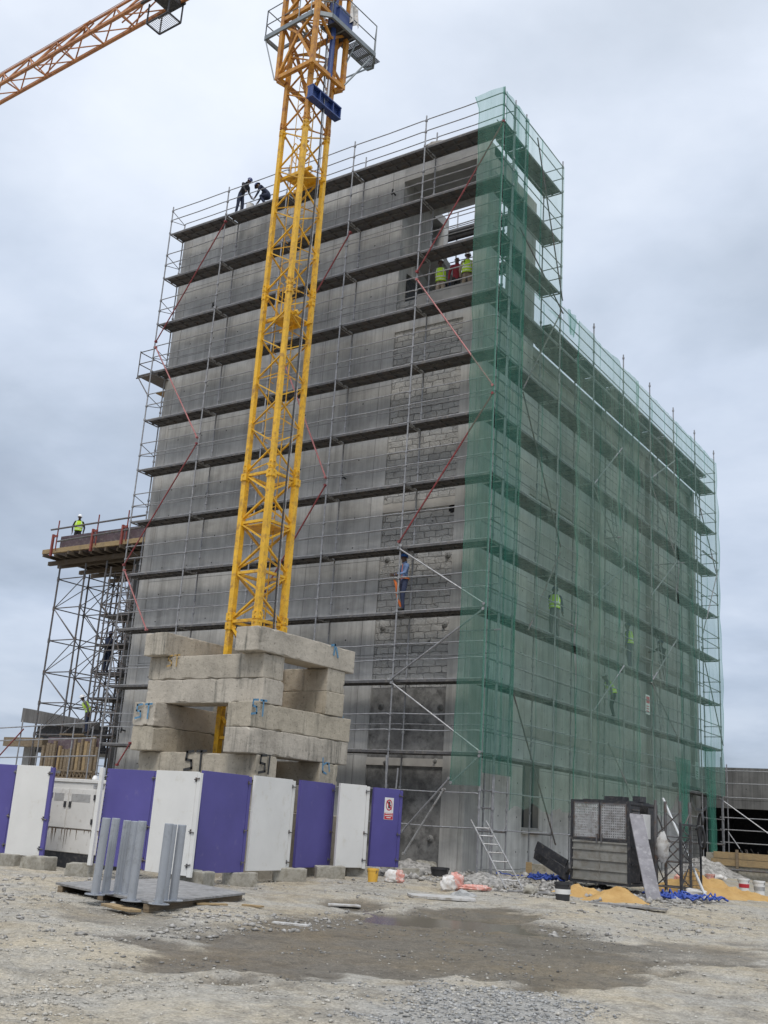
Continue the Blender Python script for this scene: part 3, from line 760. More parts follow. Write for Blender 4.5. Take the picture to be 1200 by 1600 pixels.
ss = thing('side_scaffold', 'grey tube scaffold along the shaded long side wall behind green debris nets', 'scaffold', (0, 12, -.2))
sy = [1.6155+2.9782*i for i in range(8)]
standard(0, .80, 24.35, ss)
for k, y in enumerate(sy):
    top = 24.35 if k < 2 else 19.25
    standard(0, y, top, ss); standard(-.73, y, (24.0 if k < 2 else 17.9), ss)
for n in range(2, 13):
    b = MB(); deck_mesh(b, 'y', .74, sy[0], -.70, -.03, LV(n), n); b.build('deck', DM, ss)
    for i in range(7):
        if n > 9 and i > 0: continue
        b = MB(); deck_mesh(b, 'y', sy[i], sy[i+1], -.70, -.03, LV(n), n*17+i); b.build('deck', DM, ss)
for i in range(1, 7):
    b = MB(); deck_mesh(b, 'y', sy[i], sy[i+1], -.72, -.36, 17.98, 900+i); b.build('deck', DM, ss)
for n in range(1, 13):
    z = LV(n)
    for xx, dz in ((0, 1.0), (0, .55), (-.73, .78)) if n > 1 else ((0, .0), (0, 1.0)):
        ys = [.80]+sy; b = MB()
        for i in range(len(ys)-1):
            if n > 9 and i > 1: continue
            a, c = ys[i], ys[i+1]
            b.path([(xx+.02, a+.03, z+dz), (xx+.03, (a+c)/2, z+dz-.012), (xx+.02, c-.03, z+dz)], .019, 6)
        b.build('guard_rail', G_, ss)
    b = MB()
    if n == 9:
        for i in range(1, 8):
            a, c = ([.80]+sy)[i:i+2]; b.tube((.02, a, z+1.45), (.02, c, z+1.45), .02, 6)
        b.build('guard_rail', G_, ss)
    for k, y in enumerate(sy):
        if n > 9 and k > 1: continue
        part('transom', M['galv_dark'], ss, lambda b: b.tube((0, y, z-.05), (-.73, y, z-.05), .024, 6))
    b = MB()
    b.tube((0, .8, z-.05), (0, 0, z-.05), .022, 6); b.tube((0, .8, z+1), (0, 0, z+1), .019, 6); b.tube((0, .8, z+.55), (0, 0, z+.55), .019, 6)
    yl = sy[1] if n > 9 else sy[7]
    b.tube((0, yl, z+1.0), (-.73, yl, z+1.0), .018, 5); b.tube((0, yl, z+.55), (-.73, yl, z+.55), .018, 5)
    b.build('end_guard', M['galv_dark'], ss)
for pts in (((812,355),(880,490)), ((840,215),(879,470)), ((877,487),(817,608)), ((817,612),(876,855)), ((876,862),(825,985)), ((802,1083),(868,1320)),
            ((972,700),(928,756)), ((928,762),(975,880)), ((976,885),(930,930)), ((1016,748),(1054,720)), ((1016,752),(1056,870)), ((1057,878),(1018,930)), ((1057,1000),(1020,1062)), ((1018,1066),(1058,1150)), ((975,1040),(928,1110)), ((950,1160),(995,1260)),
            ((1098,860),(1122,880)), ((1088,770),(1119,895)), ((1122,890),(1096,1000)), ((1096,1010),(1130,1165))):
    p, q = onX(*pts[0], .05), onX(*pts[1], .05)
    b = MB(); b.tube(p, q, .025, 6); b.build('brace', M['galv_dark'] if pts[0][0] < 900 else G_, ss)
def ladder(parent, x, y, z0, z1, lean=.3, w=.4, ax='y', mat=None, name='ladder'):
    b = MB()
    for s in (-1, 1):
        p = (x, y+s*w/2, z0) if ax == 'y' else (x+s*w/2, y, z0)
        q = (x-lean, y+s*w/2, z1) if ax == 'y' else (x+s*w/2, y+lean, z1)
        b.tube(p, q, .02, 6)
    n = int((z1-z0)/.3)
    for i in range(1, n+1):
        t = i/(n+.5); zz_ = z0+(z1-z0)*t
        if ax == 'y': b.tube((x-lean*t, y-w/2, zz_), (x-lean*t, y+w/2, zz_), .014, 5)
        else: b.tube((x-w/2, y+lean*t, zz_), (x+w/2, y+lean*t, zz_), .014, 5)
    return b.build(name, mat or G_, parent)
for n, k in ((2, 4), (3, 4.2), (4, 4.25), (5, 4.6), (7, 4.7), (6, 2.6), (1, 3.0)):
    y = sy[0]+2.978*k+1.2; ladder(ss, -.2, y, LV(n), LV(n)+2.0, .25, .38)
# clamped tie tubes poking out towards the yard
for u, v in ((770,984),(960,840),(1060,880)):
    p = onX(u, v, .0); part('tie_tube', G_, ss, lambda b: b.tube((p.x-1.1, p.y, p.z), (p.x+.25, p.y, p.z), .022, 6))
brk = MB()     # the little bracket landing at the far end, level nine
z9 = LV(9)
brk.cur = 0; brk.box(-15.75, -14.95, .1, .72, z9-.02, z9+.02); brk.box(-15.75, -14.95, .75, 2.6, z9+.0, z9+.04)
for y in (.1, 2.6): brk.tube((-15.75, y, z9-.1), (-15.75, y, z9+1.05), .022, 6)
for dz in (.5, 1.0): brk.tube((-15.75, .1, z9+dz), (-15.75, 2.6, z9+dz), .019, 6); brk.tube((-15.75, .1, z9+dz), (-14.9, .1, z9+dz), .019, 6)
brk.tube((-15.7, .1, z9-.08), (-14.95, .05, z9-1.0), .022, 6); brk.tube((-15.8, .1, z9-.09), (-14.6, .1, z9-.09), .03, 6)
bl = brk.build('bracket_landing', M['galv_dark'], fs)
part('plywood_panel', M['ply'], bl, lambda b: b.box(-15.6, -15.15, 1.0, 2.4, z9-.42, z9-.38))

rsf = thing('rear_scaffold', 'short stretch of scaffold glimpsed through the open top room, behind the building', 'scaffold', (-4, 5, 17))
for x in (-7.5, -4.9, -2.3):
    for y in (4.9, 5.6): part('standard', G_, rsf, lambda b: b.tube((x, y, 17.3), (x, y, 24.3), .026, 6))
for z in (21.1, 23.1):
    b = MB(); deck_mesh(b, 'x', -7.5, -2.3, 4.92, 5.58, z, 5); b.build('deck', DM, rsf)
    for dz in (.55, 1.0): part('guard_rail', G_, rsf, lambda b: b.tube((-7.5, 5.6, z+dz), (-2.3, 5.6, z+dz), .02, 6))
part('brace', G_, rsf, lambda b: b.tube((-4.9, 5.65, 21.1), (-2.3, 5.65, 23.1), .024, 6))
# ================================================================== DEBRIS NETS
def netsheet(name, mat, fn, nu, nv, label, group, seams=()):
    t = MB(); t.grid(fn, nu, nv)
    o = t.build(name, mat, smooth=True); tag(o, label, 'debris net', group)
    for s_ in seams:
        e = MB(); e.grid(lambda u, v: Vector(fn(s_[0]+(s_[1]-s_[0])*u, v))+Vector(s_[2]), 2, nv)
        e.build('seam', M['net_dense'], o, smooth=True)
    return o
def ns(p, s=1.0): return noise.noise(Vector(p)*s)
GN = 'green debris nets hung on the scaffold'
EDGE = [(24.12, 742, 152), (23.6, 749, 172), (22.9, 747, 205), (21, 745, 285), (19, 740, 380), (17.5, 738, 450), (16, 738, 520), (14.5, 734, 590), (13, 733, 650), (11.5, 728, 735), (9.5, 725, 830), (8, 722, 900), (6, 718, 1000), (4.5, 712, 1100), (3.4, 706, 1170), (2.75, 702, 1226)]
EZ = [(onY(u, v, -.07).z, onY(u, v, -.07).x) for _z, u, v in EDGE][::-1]
def edge_x(z): return float(np.interp(z, [e[0] for e in EZ], [e[1] for e in EZ]))
Z0, Z1 = EZ[0][0], EZ[-1][0]
def f_front(u, v):
    z = Z0+(Z1-Z0)*v; xl = edge_x(z)+.05*ns((0, 0, z), 1.3)
    x = xl+(.06-xl)*u
    return (x, -.07-.05*(ns((x*1.4, 0, z*.35), 1)+.6)*math.sin(PI*u), z)
netsheet('debris_net', M['net_front'], f_front, 14, 90, 'narrow green net strip hanging down the front of the nearest scaffold corner', GN, ((.0, .035, (0, -.004, 0)), (.92, 1.0, (0, -.006, 0))))
def f_corner(u, v):
    y = -.02+1.7*u; z = 2.55+(24.15-2.55)*v
    return (.07+.05*ns((0, y*3, z*.25), 1)*math.sin(PI*u)+.07*math.sin(PI*u)*math.sin(u*14+z*.2)*.4, y, z)
netsheet('debris_net', M['net_dense'], f_corner, 16, 90, 'dark folded green net round the return between front and side scaffolds', GN, ((.0, .05, (.006, 0, 0)), (.47, .56, (.01, 0, 0)), (.93, 1, (.008, 0, 0))))
def f_tower(u, v):
    y = sy[0]+.02+(sy[1]-sy[0])*u; z = 17.9+(24.08-17.9)*v
    return (.06+.06*ns((2, y, z*.4), 1)*math.sin(PI*u), y, z)
netsheet('debris_net', M['net_thin'], f_tower, 12, 26, 'thin pale green net on the topmost three lifts of the side scaffold', GN, ((.36, .39, (.004, 0, 0)),))
def long_sheet(y0, y1, ztop, zbot, sd_):
    def f(u, v):
        y = y0+(y1-y0)*u
        zb_ = zbot(y)+.28*ns((y*1.1, sd_, 0), 1)+.10*ns((y*4.1, sd_, 3), 1); z = zb_+(ztop+.06*ns((y*1.7, sd_, 5), 1)-zb_)*v
        x = .07+(.10*ns((sd_, y*.9, z*.22), 1)+.05*ns((sd_, y*3, z*.3), 1)+.03*ns((sd_, y*7+z*.8, z*.5), 1)+.05*abs(math.sin((z-1.1)*PI/2)))*min(1, 4*v+.3)
        return (x, y, z)
    return f
hem = lambda y: 1.75 if y < 6 else (1.75+.25*sstep(6, 10, y) if y < 15 else 2.2+.9*float(sstep(15, 17, y)))
names = ('green net sheet of the side scaffold beside the folded corner net', 'second green net sheet from the corner, above the hoist cage', 'green net sheet behind the hoist mast with workers showing through', 'farthest green net sheet ending in two hanging tails')
seg = [1.62, 6.0, 11.8, 16.6, 22.5]
for k in range(4):
    y0, y1 = seg[k]-.06, seg[k+1]+.02
    topz = 17.95 if k == 0 else 18.62
    sm = [(.0, .012, (.006+.004*k, 0, 0)), (.985, 1., (.008, 0, 0))]
    for q in (.33, .66): sm.append((q, q+.014, (.006, 0, 0)))
    if k == 0:
        f = long_sheet(y0, y1, 18.5, hem, 0)
        f0 = f
        def f(u, v, f0=f0, y0=y0, y1=y1):
            x, y, z = f0(u, v); tz = 17.9 if y < sy[1] else 18.55
            return (x, y, 1.75+(z-1.75)*(tz-1.75)/(18.5-1.75))
    else: f = long_sheet(y0, y1, 18.6, hem, k)
    netsheet('debris_net', (M['net_first'], M['net'], M['net_b'], M['net_c'])[k], f, 44, 70, names[k], GN, sm)
# hanging tails of loose net
def tail(yc, w0, ztop, zbot, label, seed):
    def f(u, v):
        t = 1-v; w = w0*(1-.72*t**.8); y = yc+w*(u-.5)+.25*t
        return (.10+.07*math.sin(u*19+seed)*(.3+t)+.05*ns((u*4, seed, v*5)), y, zbot+(ztop-zbot)*v)
    netsheet('debris_net', M['net_dense'], f, 26, 26, label, GN)
a, c = onX(1066,1185,.1), onX(1068,1315,.1); tail(a.y, 1.9, a.z, c.z, 'bunched green net tail hanging beside the ladder behind the hoist cage', 1)
a, c = onX(1110,1170,.1), onX(1108,1338,.1); tail(a.y-.1, 1.9, a.z, c.z, 'pointed green net tail hanging at the far scaffold end by the low wall', 4)
def f_flap(u, v):
    y = sy[1]+.35+.9*u*(1-.5*(1-v)); return (.12+.05*math.sin(u*12), y+.15*(1-v), 17.75+.85*v)
netsheet('debris_net', M['net_dense'], f_flap, 12, 8, 'small torn green net flap folded over the step in the scaffold', GN)

# ================================================================== TOWER CRANE
CX, CY, CT, CS = -4.12, -4.88, R_(-4), .95
ct, st_ = math.cos(CT), math.sin(CT)
def K(a, b, z): return Vector((CX+ct*a-st_*b, CY+st_*a+ct*b, z))     # crane frame -> world
crane = thing('tower_crane', 'yellow lattice tower crane standing in a ring of stacked concrete blocks', 'tower crane', (CX, CY, -.3))
YM, OM = M['yellow'], M['orange']
kx = Vector((ct, st_, 0)); ky = Vector((-st_, ct, 0))
H = CS/2
corners = [(-H, -H), (H, -H), (H, H), (-H, H)]
def leg(parent, a, b, z0, z1, wd, mat):
    m = MB(); d = wd/2
    # angle-section box leg: two plates and a closing core
    sa, sb = (1 if a > 0 else -1), (1 if b > 0 else -1)
    p, q = K(a, b, z0), K(a, b, z1)
    m.bar(p, q, wd, wd, up=kx)
    m.bar(K(a+sa*(d+.004), b-sb*.02, z0), K(a+sa*(d+.004), b-sb*.02, z1), .012, wd+.03, up=ky) if False else None
    kk = .02 if wd > .15 else .008
    for z in (z0+.12, z1-.12): m.obox(K(a, b, z), kx*(d+kk), ky*(d+kk), Vector((0, 0, .10)))
    for z in (z0+.07, z0+.2, z1-.07, z1-.2):
        m.tube(K(a+sa*(d+.02), b, z), K(a+sa*(d+.05), b, z), .022, 6); m.tube(K(a, b+sb*(d+.02), z), K(a, b+sb*(d+.05), z), .022, 6)
    return m.build('leg', mat, parent)
def face_lattice(m, i, z0, z1, pitch, wd, phase, horiz=()):
    (a0, b0), (a1, b1) = corners[i], corners[(i+1) % 4]
    n = max(1, round((z1-z0)/pitch)); p = (z1-z0)/n
    for k in range(n):
        zA, zB, zC = z0+p*k, z0+p*(k+.52), z0+p*(k+1)
        L, Rr = (a0, b0), (a1, b1)
        if phase: L, Rr = Rr, L
        m.bar(K(*L, zA+.05), K(*Rr, zB-.04), wd, wd*.6, up=(0, 0, 1)); m.bar(K(*Rr, zB+.04), K(*L, zC-.05), wd, wd*.6, up=(0, 0, 1))
    for z in horiz: m.bar(K(a0, b0, z), K(a1, b1, z), wd, wd)
def mast_section(z0, z1, pitch, wl, wb, mat, name='mast_section', horiz=(), gusset=True):
    m = MB()
    for i in range(4): face_lattice(m, i, z0, z1, pitch, wb, i % 2, horiz)
    if gusset:
        for (a, b) in corners:
            sa, sb = (-1 if a > 0 else 1), (-1 if b > 0 else 1)
            for z in (z0+.16, z1-.16):
                m.slab([K(a, b, z-.16), K(a+sa*.22, b, z), K(a, b, z+.16)], ky*.012); m.slab([K(a, b, z-.16), K(a, b+sb*.22, z), K(a, b, z+.16)], kx*.012)
    o = m.build(name, mat, crane)
    for (a, b) in corners: leg(o, a, b, z0, z1, wl, mat)
    return o
base = mast_section(1.2, 5.86, 2.33, .155, .078, YM, 'base_section', (2.9, 5.86))
mast_section(5.86, 9.92, 1.36, .155, .07, YM, 'mast_section', (7.15, 8.52, 9.86))
zs = [9.92, 15.36, 20.8, 26.2]
for k in range(3): mast_section(zs[k]+.004, zs[k+1], 1.36, .122, .05, YM if k < 2 else OM)
part('mast_plate', YM, crane, lambda b: b.slab([K(-H, -H, 8.42), K(H, -H, 8.42), K(H, H, 8.42), K(-H, H, 8.42)], (0, 0, .03)))
# inner ladder, hoops and rest platforms
lb = MB()
for s in (-.2, .2): lb.tube(K(s-.1, .18, 2), K(s-.1, .18, 26), .018, 6)
z = 2.2
while z < 26: lb.tube(K(-.3, .18, z), K(.1, .18, z), .011, 5); z += .3
lb.build('ladder', YM, crane)
hb = MB(); z = 11.0
while z < 25.6:
    pts = [K(-.1+.33*math.cos(t), .16-.34*math.sin(t), z) for t in [PI*i/8 for i in range(9)]]
    hb.path(pts, .012, 5); z += .9
for s in (-1, 1): hb.tube(K(-.1+s*.26, -.06, 10.9), K(-.1+s*.26, -.06, 25.5), .011, 5)
hb.build('ladder_hoop', YM, crane)
for zp in (14.6, 19.25):
    rp = MB()
    rp.slab([K(-.42, -.25, zp), K(.42, -.25, zp), K(.42, .42, zp), K(-.42, .42, zp)], (0, 0, .04))
    for a, b in ((-.5, -.3), (.62, -.3)): rp.bar(K(a, b, zp-.05), K(a, b+.05, zp+.02), .1)
    rp.bar(K(-.62, -.28, zp-.02), K(.62, -.28, zp-.02), .07, .1); rp.bar(K(-.62, .4, zp-.02), K(.62, .4, zp-.02), .07, .1)
    for a in (-.2, .12): rp.path([K(a, -.26, zp+.02), K(a, -.26, zp+1.0), K(a+.1, -.26, zp+1.1), K(a+.2, -.26, zp+1.0), K(a+.2, -.26, zp+.02)], .016, 6)
    rp.build('rest_platform', YM, crane)
# power cable clipped to the outer face
cb_ = MB(); pts = []
z = 5.3
while z < 26: pts.append(K(H+.16+.03*math.sin(z*.7), -.02+.05*math.sin(z*.45), z)); z += .8
cb_.path(pts, .022, 6); cb_.build('power_cable', M['black'], crane)
cb_ = MB(); cb_.path([p+kx*.03+ky*.035 for p in pts[:24]], .013, 5); cb_.build('hoist_rope', M['deck_edge'], crane)
# climbing frame
CF = .70; z0, z1 = 22.55, 27.2
cg = MB(); cc = [(-CF, -CF), (CF, -CF), (CF, CF), (-CF, CF)]
for a, b in cc: cg.bar(K(a, b, z0), K(a, b, z1), .13, .13, up=kx)
for i in range(4):
    A, B = cc[i], cc[(i+1) % 4]
    for z in (z0+.07, z0+2.2, z1-.1): cg.bar(K(*A, z), K(*B, z), .11, .13)
    mid = ((A[0]+B[0])/2, (A[1]+B[1])/2)
    if i != 1: cg.bar(K(*A, z0+.15), K(*mid, z0+1.4), .08); cg.bar(K(*B, z0+.15), K(*mid, z0+1.4), .08)
    cg.bar(K(*A, z0+2.0), K(*mid, z0+1.4), .07); cg.bar(K(*B, z0+2.0), K(*mid, z0+1.4), .07)
    cg.bar(K(*A, z0+2.3), K(*B, z0+3.4), .075); cg.bar(K(*B, z0+3.4), K(*A, z1-.1), .075)
    cg.bar(K(A[0]*.75, A[1]*.75, z0-.1), K(*A, z0+.02), .14)
cg.build('climbing_frame', OM, crane)
# platform (u-shaped walkway) and rails
ZP = 24.4; O1, O2 = 1.32, .82
pf = MB(); GS = M['grey_steel']
outer = [(-1.28, -O1+.3), (-1.18, -O1), (.62, -O1), (1.08, -O1+.42), (1.16, 1.75), (.86, 2.1), (.62, 2.1)]
outer = [(-1.30, -.70), (.55, -.72), (.93, -.30), (.97, 1.62), (.62, 2.0)]
inner = [(-1.30, -.16), (.30, -.18), (.42, -.02), (.46, 1.35), (.40, 2.0)]
outer = [(a*1.08-.02, b*1.06) for a, b in outer]
for q in (outer,):
    for i in range(len(q)-1): pf.bar(K(*q[i], ZP), K(*q[i+1], ZP), .07, .15)
inn = [(-1.42, -.2), (-.78, -.78), (.78, -.78), (.78, 1.5), (.66, 2.1)]
pf.bar(K(outer[0][0], outer[0][1], ZP), K(-1.42, -.12, ZP), .07, .12); pf.bar(K(-1.42, -.12, ZP), K(.3, -.16, ZP-.02), .06, .1)
pf.bar(K(outer[-1][0], outer[-1][1], ZP), K(.42, 2.1, ZP), .07, .12); pf.bar(K(.42, 2.1, ZP), K(.42, -.2, ZP-.02), .06, .1)
for t in (.2, .4, .6, .8): pf.bar(K(.44, -.1+t*2.1, ZP), K(1.02, -.1+t*2.1, ZP), .05, .07); pf.bar(K(-1.3+t*1.8, -.16, ZP), K(-1.3+t*1.8, -.74, ZP), .05, .06) if t > .5 else None
pf.build('platform_frame', GS, crane)
gr_ = MB()      # open grating: bars
for i in range(26):
    y = .9+i*.045; gr_.bar(K(.46, y, ZP-.02), K(1.0, y, ZP-.02), .008, .03)
for i in range(10): gr_.bar(K(.48+i*.055, .9, ZP-.02), K(.48+i*.055, 2.05, ZP-.02), .006, .02)
gr_.build('grating', M['black'], crane)
part('platform_plate', M['black'], crane, lambda b: b.slab([K(.44, -.1, ZP-.02), K(1.0, -.1, ZP-.02), K(1.0, .85, ZP-.02), K(.44, .85, ZP-.02)], (0, 0, .015)))
rl = MB()
def rail(m, q, hs, posts=True):
    for h in hs: m.path([K(*p, ZP+h) for p in q], .018, 6)
    if posts:
        for p in q: m.tube(K(*p, ZP), K(*p, ZP+hs[-1]), .02, 6)
rail(rl, [(-1.42, -.12), (-1.42, -.74)], (.5, 1.05)); rail(rl, [(-1.42, -.74), (.0, -.76)], (.5, 1.05)); rail(rl, [outer[2], outer[3], outer[4]], (.55, 1.1)); rail(rl, [(.5, -.76), outer[2]], (.5, 1.05))
rl.tube(K(-1.42, -.74, ZP), K(-.82, -.72, z0+.05), .02, 6); rl.tube(K(1.02, 1.7, ZP), K(.75, .72, z0+.15), .03, 6); rl.tube(K(.66, 2.1, ZP), K(.72, .8, z0+.5), .03, 6); rl.tube(K(1.0, .9, ZP), K(.72, .72, z0+.9), .025, 6)
rl.build('handrail', GS, crane)
tb_ = MB(); tb_.obox(K(.72, .35, ZP+.32), kx*.22, ky*.32, Vector((0, 0, .3))); tb_.obox(K(.72, .35, ZP+.64), kx*.24, ky*.34, Vector((0, 0, .02))); tb_.tube(K(.72, -.02, ZP+.3), K(.72, -.02, ZP+.75), .13, 10)
tb_.build('hydraulic_pump', M['blue'], crane)
gb = MB(); gb.grid(lambda u, v: K(.95+.12*math.sin(u*9)*v, .5+.35*u, ZP+1.15-.75*v+.05*math.sin(u*13+v*5)), 8, 8)
gb.build('draped_sheet', M['cloth_white'], crane, smooth=True)
hm = MB(); hm.lathe(K(.62, -.3, ZP+.9), [(.02, 0), (.14, .03), (.2, .16), (.17, .32), (.05, .4)], 10); hm.tube(K(.62, -.3, ZP), K(.62, -.3, ZP+.95), .05, 8)
hm.build('swivel_fitting', M['cloth_white'], crane)
hc = MB(); hc.tube(K(H+.19, .12, 22.7), K(H+.19, .12, 25.6), .085, 12); hc.tube(K(H+.19, .12, 22.6), K(H+.19, .12, 22.72), .1, 12)
hco = hc.build('hydraulic_cylinder', M['blue'], crane)
part('piston_rod', M['chrome'], hco, lambda b: b.tube(K(H+.19, .12, 21.75), K(H+.19, .12, 22.6), .05, 10))
cbm = MB(); zb_ = 21.62
for z in (zb_-.19, zb_+.19): cbm.obox(K(H+.2, 0, z), kx*.12, ky*.66, Vector((0, 0, .02)))
cbm.obox(K(H+.17, 0, zb_), kx*.02, ky*.66, Vector((0, 0, .17)))
for b_ in (-.64, .64, -.3, .3): cbm.obox(K(H+.21, b_, zb_), kx*.10, ky*.015, Vector((0, 0, .17)))
cbm.build('lifting_beam', M['blue'], crane)
# slewing unit, jib, counter-jib stub
sl = MB(); sl.lathe(K(0, 0, 27.3), [(.75, 0), (.85, .1), (.85, .35), (.7, .45), (.6, 1.1), (.2, 1.2)], 16); sl.build('slewing_ring', OM, crane)
JT = R_(180-2.1); jx = Vector((math.cos(JT), math.sin(JT), 0)); jy = Vector((-jx.y, jx.x, 0)); JZ = 29.0
jo = Vector((-11, -4.87, JZ)); jo = jo - jx*(jo.x-CX)/jx.x      # jib axis passes beside the mast
def J(s, t, z): return jo + jx*s + jy*t + Vector((0, 0, z-JZ))
jb = MB(); hw = .36
jb.bar(J(.2, -hw, JZ), J(30, -hw, JZ), .12, .11); jb.bar(J(.2, hw, JZ), J(30, hw, JZ), .12, .11); jb.bar(J(.4, 0, JZ+1.02), J(30, 0, JZ+1.02), .075, .075)
jp = 1.75; n = int(29.5/jp)
for k in range(n):
    s0 = .5+k*jp
    for t in (-hw, hw):
        jb.bar(J(s0, t, JZ), J(s0+jp*.5, 0, JZ+1.0), .05); jb.bar(J(s0+jp*.5, 0, JZ+1.0), J(s0+jp, t, JZ), .05)
    jb.bar(J(s0, -hw, JZ), J(s0, hw, JZ), .045); jb.bar(J(s0, -hw, JZ), J(s0+jp, hw, JZ), .035)
jb.build('jib', M['jib'], crane)
jr = MB()
for a, c in ((6.2, 9.6), (11.5, 14.6)):
    for q in (-.16, 0, .16): jr.tube(J(a, q*.5, JZ+1.02), J(c, q*2, JZ+.1), .03, 5)
jr.tube(J(.4, 0, JZ+1.15), J(30, 0, JZ+1.15), .012, 5)
jr.build('jib_tie', M['jib'], crane)
tr = MB()
s0 = 6.75
fr = [J(s0, -.42, 28.1), J(s0+1.1, -.42, 28.1), J(s0+1.1, .2, 28.1), J(s0, .2, 28.1)]
for i in range(4): tr.bar(fr[i], fr[(i+1) % 4], .05); tr.bar(fr[i], fr[i]+Vector((0, 0, .85)), .045)
tr.bar(J(s0-.1, -.42, JZ-.08), J(s0+1.3, -.42, JZ-.08), .08); tr.bar(J(s0-.1, .42, JZ-.08), J(s0+1.3, .42, JZ-.08), .08)
tr.obox(J(s0+.3, 0, JZ-.12), jx*.3, jy*.3, Vector((0, 0, .1))); tr.tube(J(s0+.6, -.3, JZ-.05), J(s0+.6, .3, JZ-.05), .16, 12)
trm = tr.build('trolley', M['black'], crane)
part('mesh_floor', M['net_thin'] if False else M['deck_edge'], trm, lambda b: [b.bar(fr[0].lerp(fr[1], i/14), fr[3].lerp(fr[2], i/14), .008, .02) for i in range(15)])
cj = MB()
for t in (-hw, hw): cj.bar(J(-.2, t, JZ), J(-7, t, JZ), .12, .14)
for k in range(6): cj.bar(J(-.4-k*1.2, -hw, JZ), J(-1.6-k*1.2, hw, JZ), .06)
cj.build('counter_jib', M['jib'], crane)
part('jib_mast', M['jib'], crane, lambda b: [b.bar(K(a*.5, c*.5, 28.3), K(a*.3, c*.3, JZ+1.1), .1) for a, c in corners])

# ================================================================== BALLAST BLOCKS
def block_mesh(name, L, w_, h, seed):
    """cast concrete beam with worn arrises"""
    bm = bmesh.new(); bmesh.ops.create_cube(bm, size=1)
    for v in bm.verts: v.co = Vector((v.co.x*L, v.co.y*w_, v.co.z*h))
    bmesh.ops.bevel(bm, geom=bm.edges[:], offset=.022, segments=2, profile=.6, affect='EDGES')
    bmesh.ops.subdivide_edges(bm, edges=[e for e in bm.edges if e.calc_length() > .5], cuts=22, use_grid_fill=True)
    for v in bm.verts:
        p = v.co + Vector((seed*13.7, 0, 0)); e = 0
        near_ = sum(1 for a, b_ in ((v.co.x, L/2), (v.co.y, w_/2), (v.co.z, h/2)) if abs(abs(a)-b_) < .035)
        k = .005*noise.noise(p*1.6)+.004*noise.noise(p*9)
        if near_ >= 2: k -= max(0, noise.noise(p*5)-.22)*.09
        d = Vector((v.co.x/L*2 if abs(abs(v.co.x)-L/2) < .04 else 0, v.co.y/w_*2 if abs(abs(v.co.y)-w_/2) < .04 else 0, v.co.z/h*2 if abs(abs(v.co.z)-h/2) < .04 else 0))
        v.co += d*k
    me = bpy.data.meshes.new(name); bm.to_mesh(me); bm.free(); me.materials.append(M['ballast']); return me
LB, WB, HB = 3.86, .75, .58
meshes = [block_mesh('ballast_block', LB, WB, HB, i) for i in range(4)]
BX, BY = -4.187, -4.942; BT = -.015
GB = 'concrete blocks stacked crosswise round the crane base'
def bpos(a, b): return BX+math.cos(BT)*a-math.sin(BT)*b, BY+math.sin(BT)*a+math.cos(BT)*b
def ballast(k, a, b, z0, along, label, flip=0, jit=0.0, dx=0):
    o = bpy.data.objects.new('ballast_block', meshes[k % 4]); C.objects.link(o)
    x, y = bpos(a, b); o.location = (x, y, z0+HB/2); o.rotation_euler = (0, 0, BT+jit+(PI/2 if along == 'y' else 0)+(PI if flip else 0))
    tag(o, label, 'concrete block', GB); return o
A2, A3 = 1.563, 1.208
ballast(0, 0, -A3, 1.86, 'x', 'lowest front concrete block with a black spray-painted ST just above the fence', 0, .004)
ballast(1, -.0, A3, 1.86, 'x', 'lowest rear concrete block with a blue scribble on its shaded end', 1, -.006)
ballast(2, A2, .0, 2.445, 'y', 'right concrete block under the one with blue ST, resting on the lowest layer', 0, .003)
ballast(3, A2, .02, 3.03, 'y', 'right concrete block with blue ST at its near corner, second layer', 1, -.003)
ballast(0, -A2, .02, 2.445, 'y', 'left concrete block under the one with the framed blue ST', 1, .004)
ballast(1, -A2, .0, 3.03, 'y', 'left concrete block with large blue ST on its pale end', 0, -.003)
ballast(2, 0, -A3, 3.62, 'x', 'lower of two front concrete blocks in the third layer, mottled and stained', 1, .003)
ballast(3, -.04, -A3, 4.205, 'x', 'front concrete block with faint ochre ST, topmost of the third layer', 0, -.005)
ballast(1, .03, A3, 3.62, 'x', 'lower rear concrete block of the third layer, shaded behind the mast', 0, .0)
ballast(0, 0, A3, 4.205, 'x', 'upper rear concrete block of the third layer under the topmost right block', 1, .004)
ballast(2, A2+.03, .0, 4.79, 'y', 'topmost right concrete block with dark runs, in front of the mast', 0, .008)
ballast(3, -A2, .10, 4.79, 'y', 'topmost left concrete block seen end on, against the grey wall', 1, -.012)
ft = MB(); ft.box(BX-1.95, BX+1.95, BY-1.95, BY+1.95, -.6, 1.2); ft.box(BX-1.7, BX+1.7, BY-1.7, BY+1.7, 1.203, 1.855)
tag(ft.build('crane_footing', M['ballast'], bevel=.02), 'broad stepped concrete footing under the crane, hidden by the fence', 'footing')
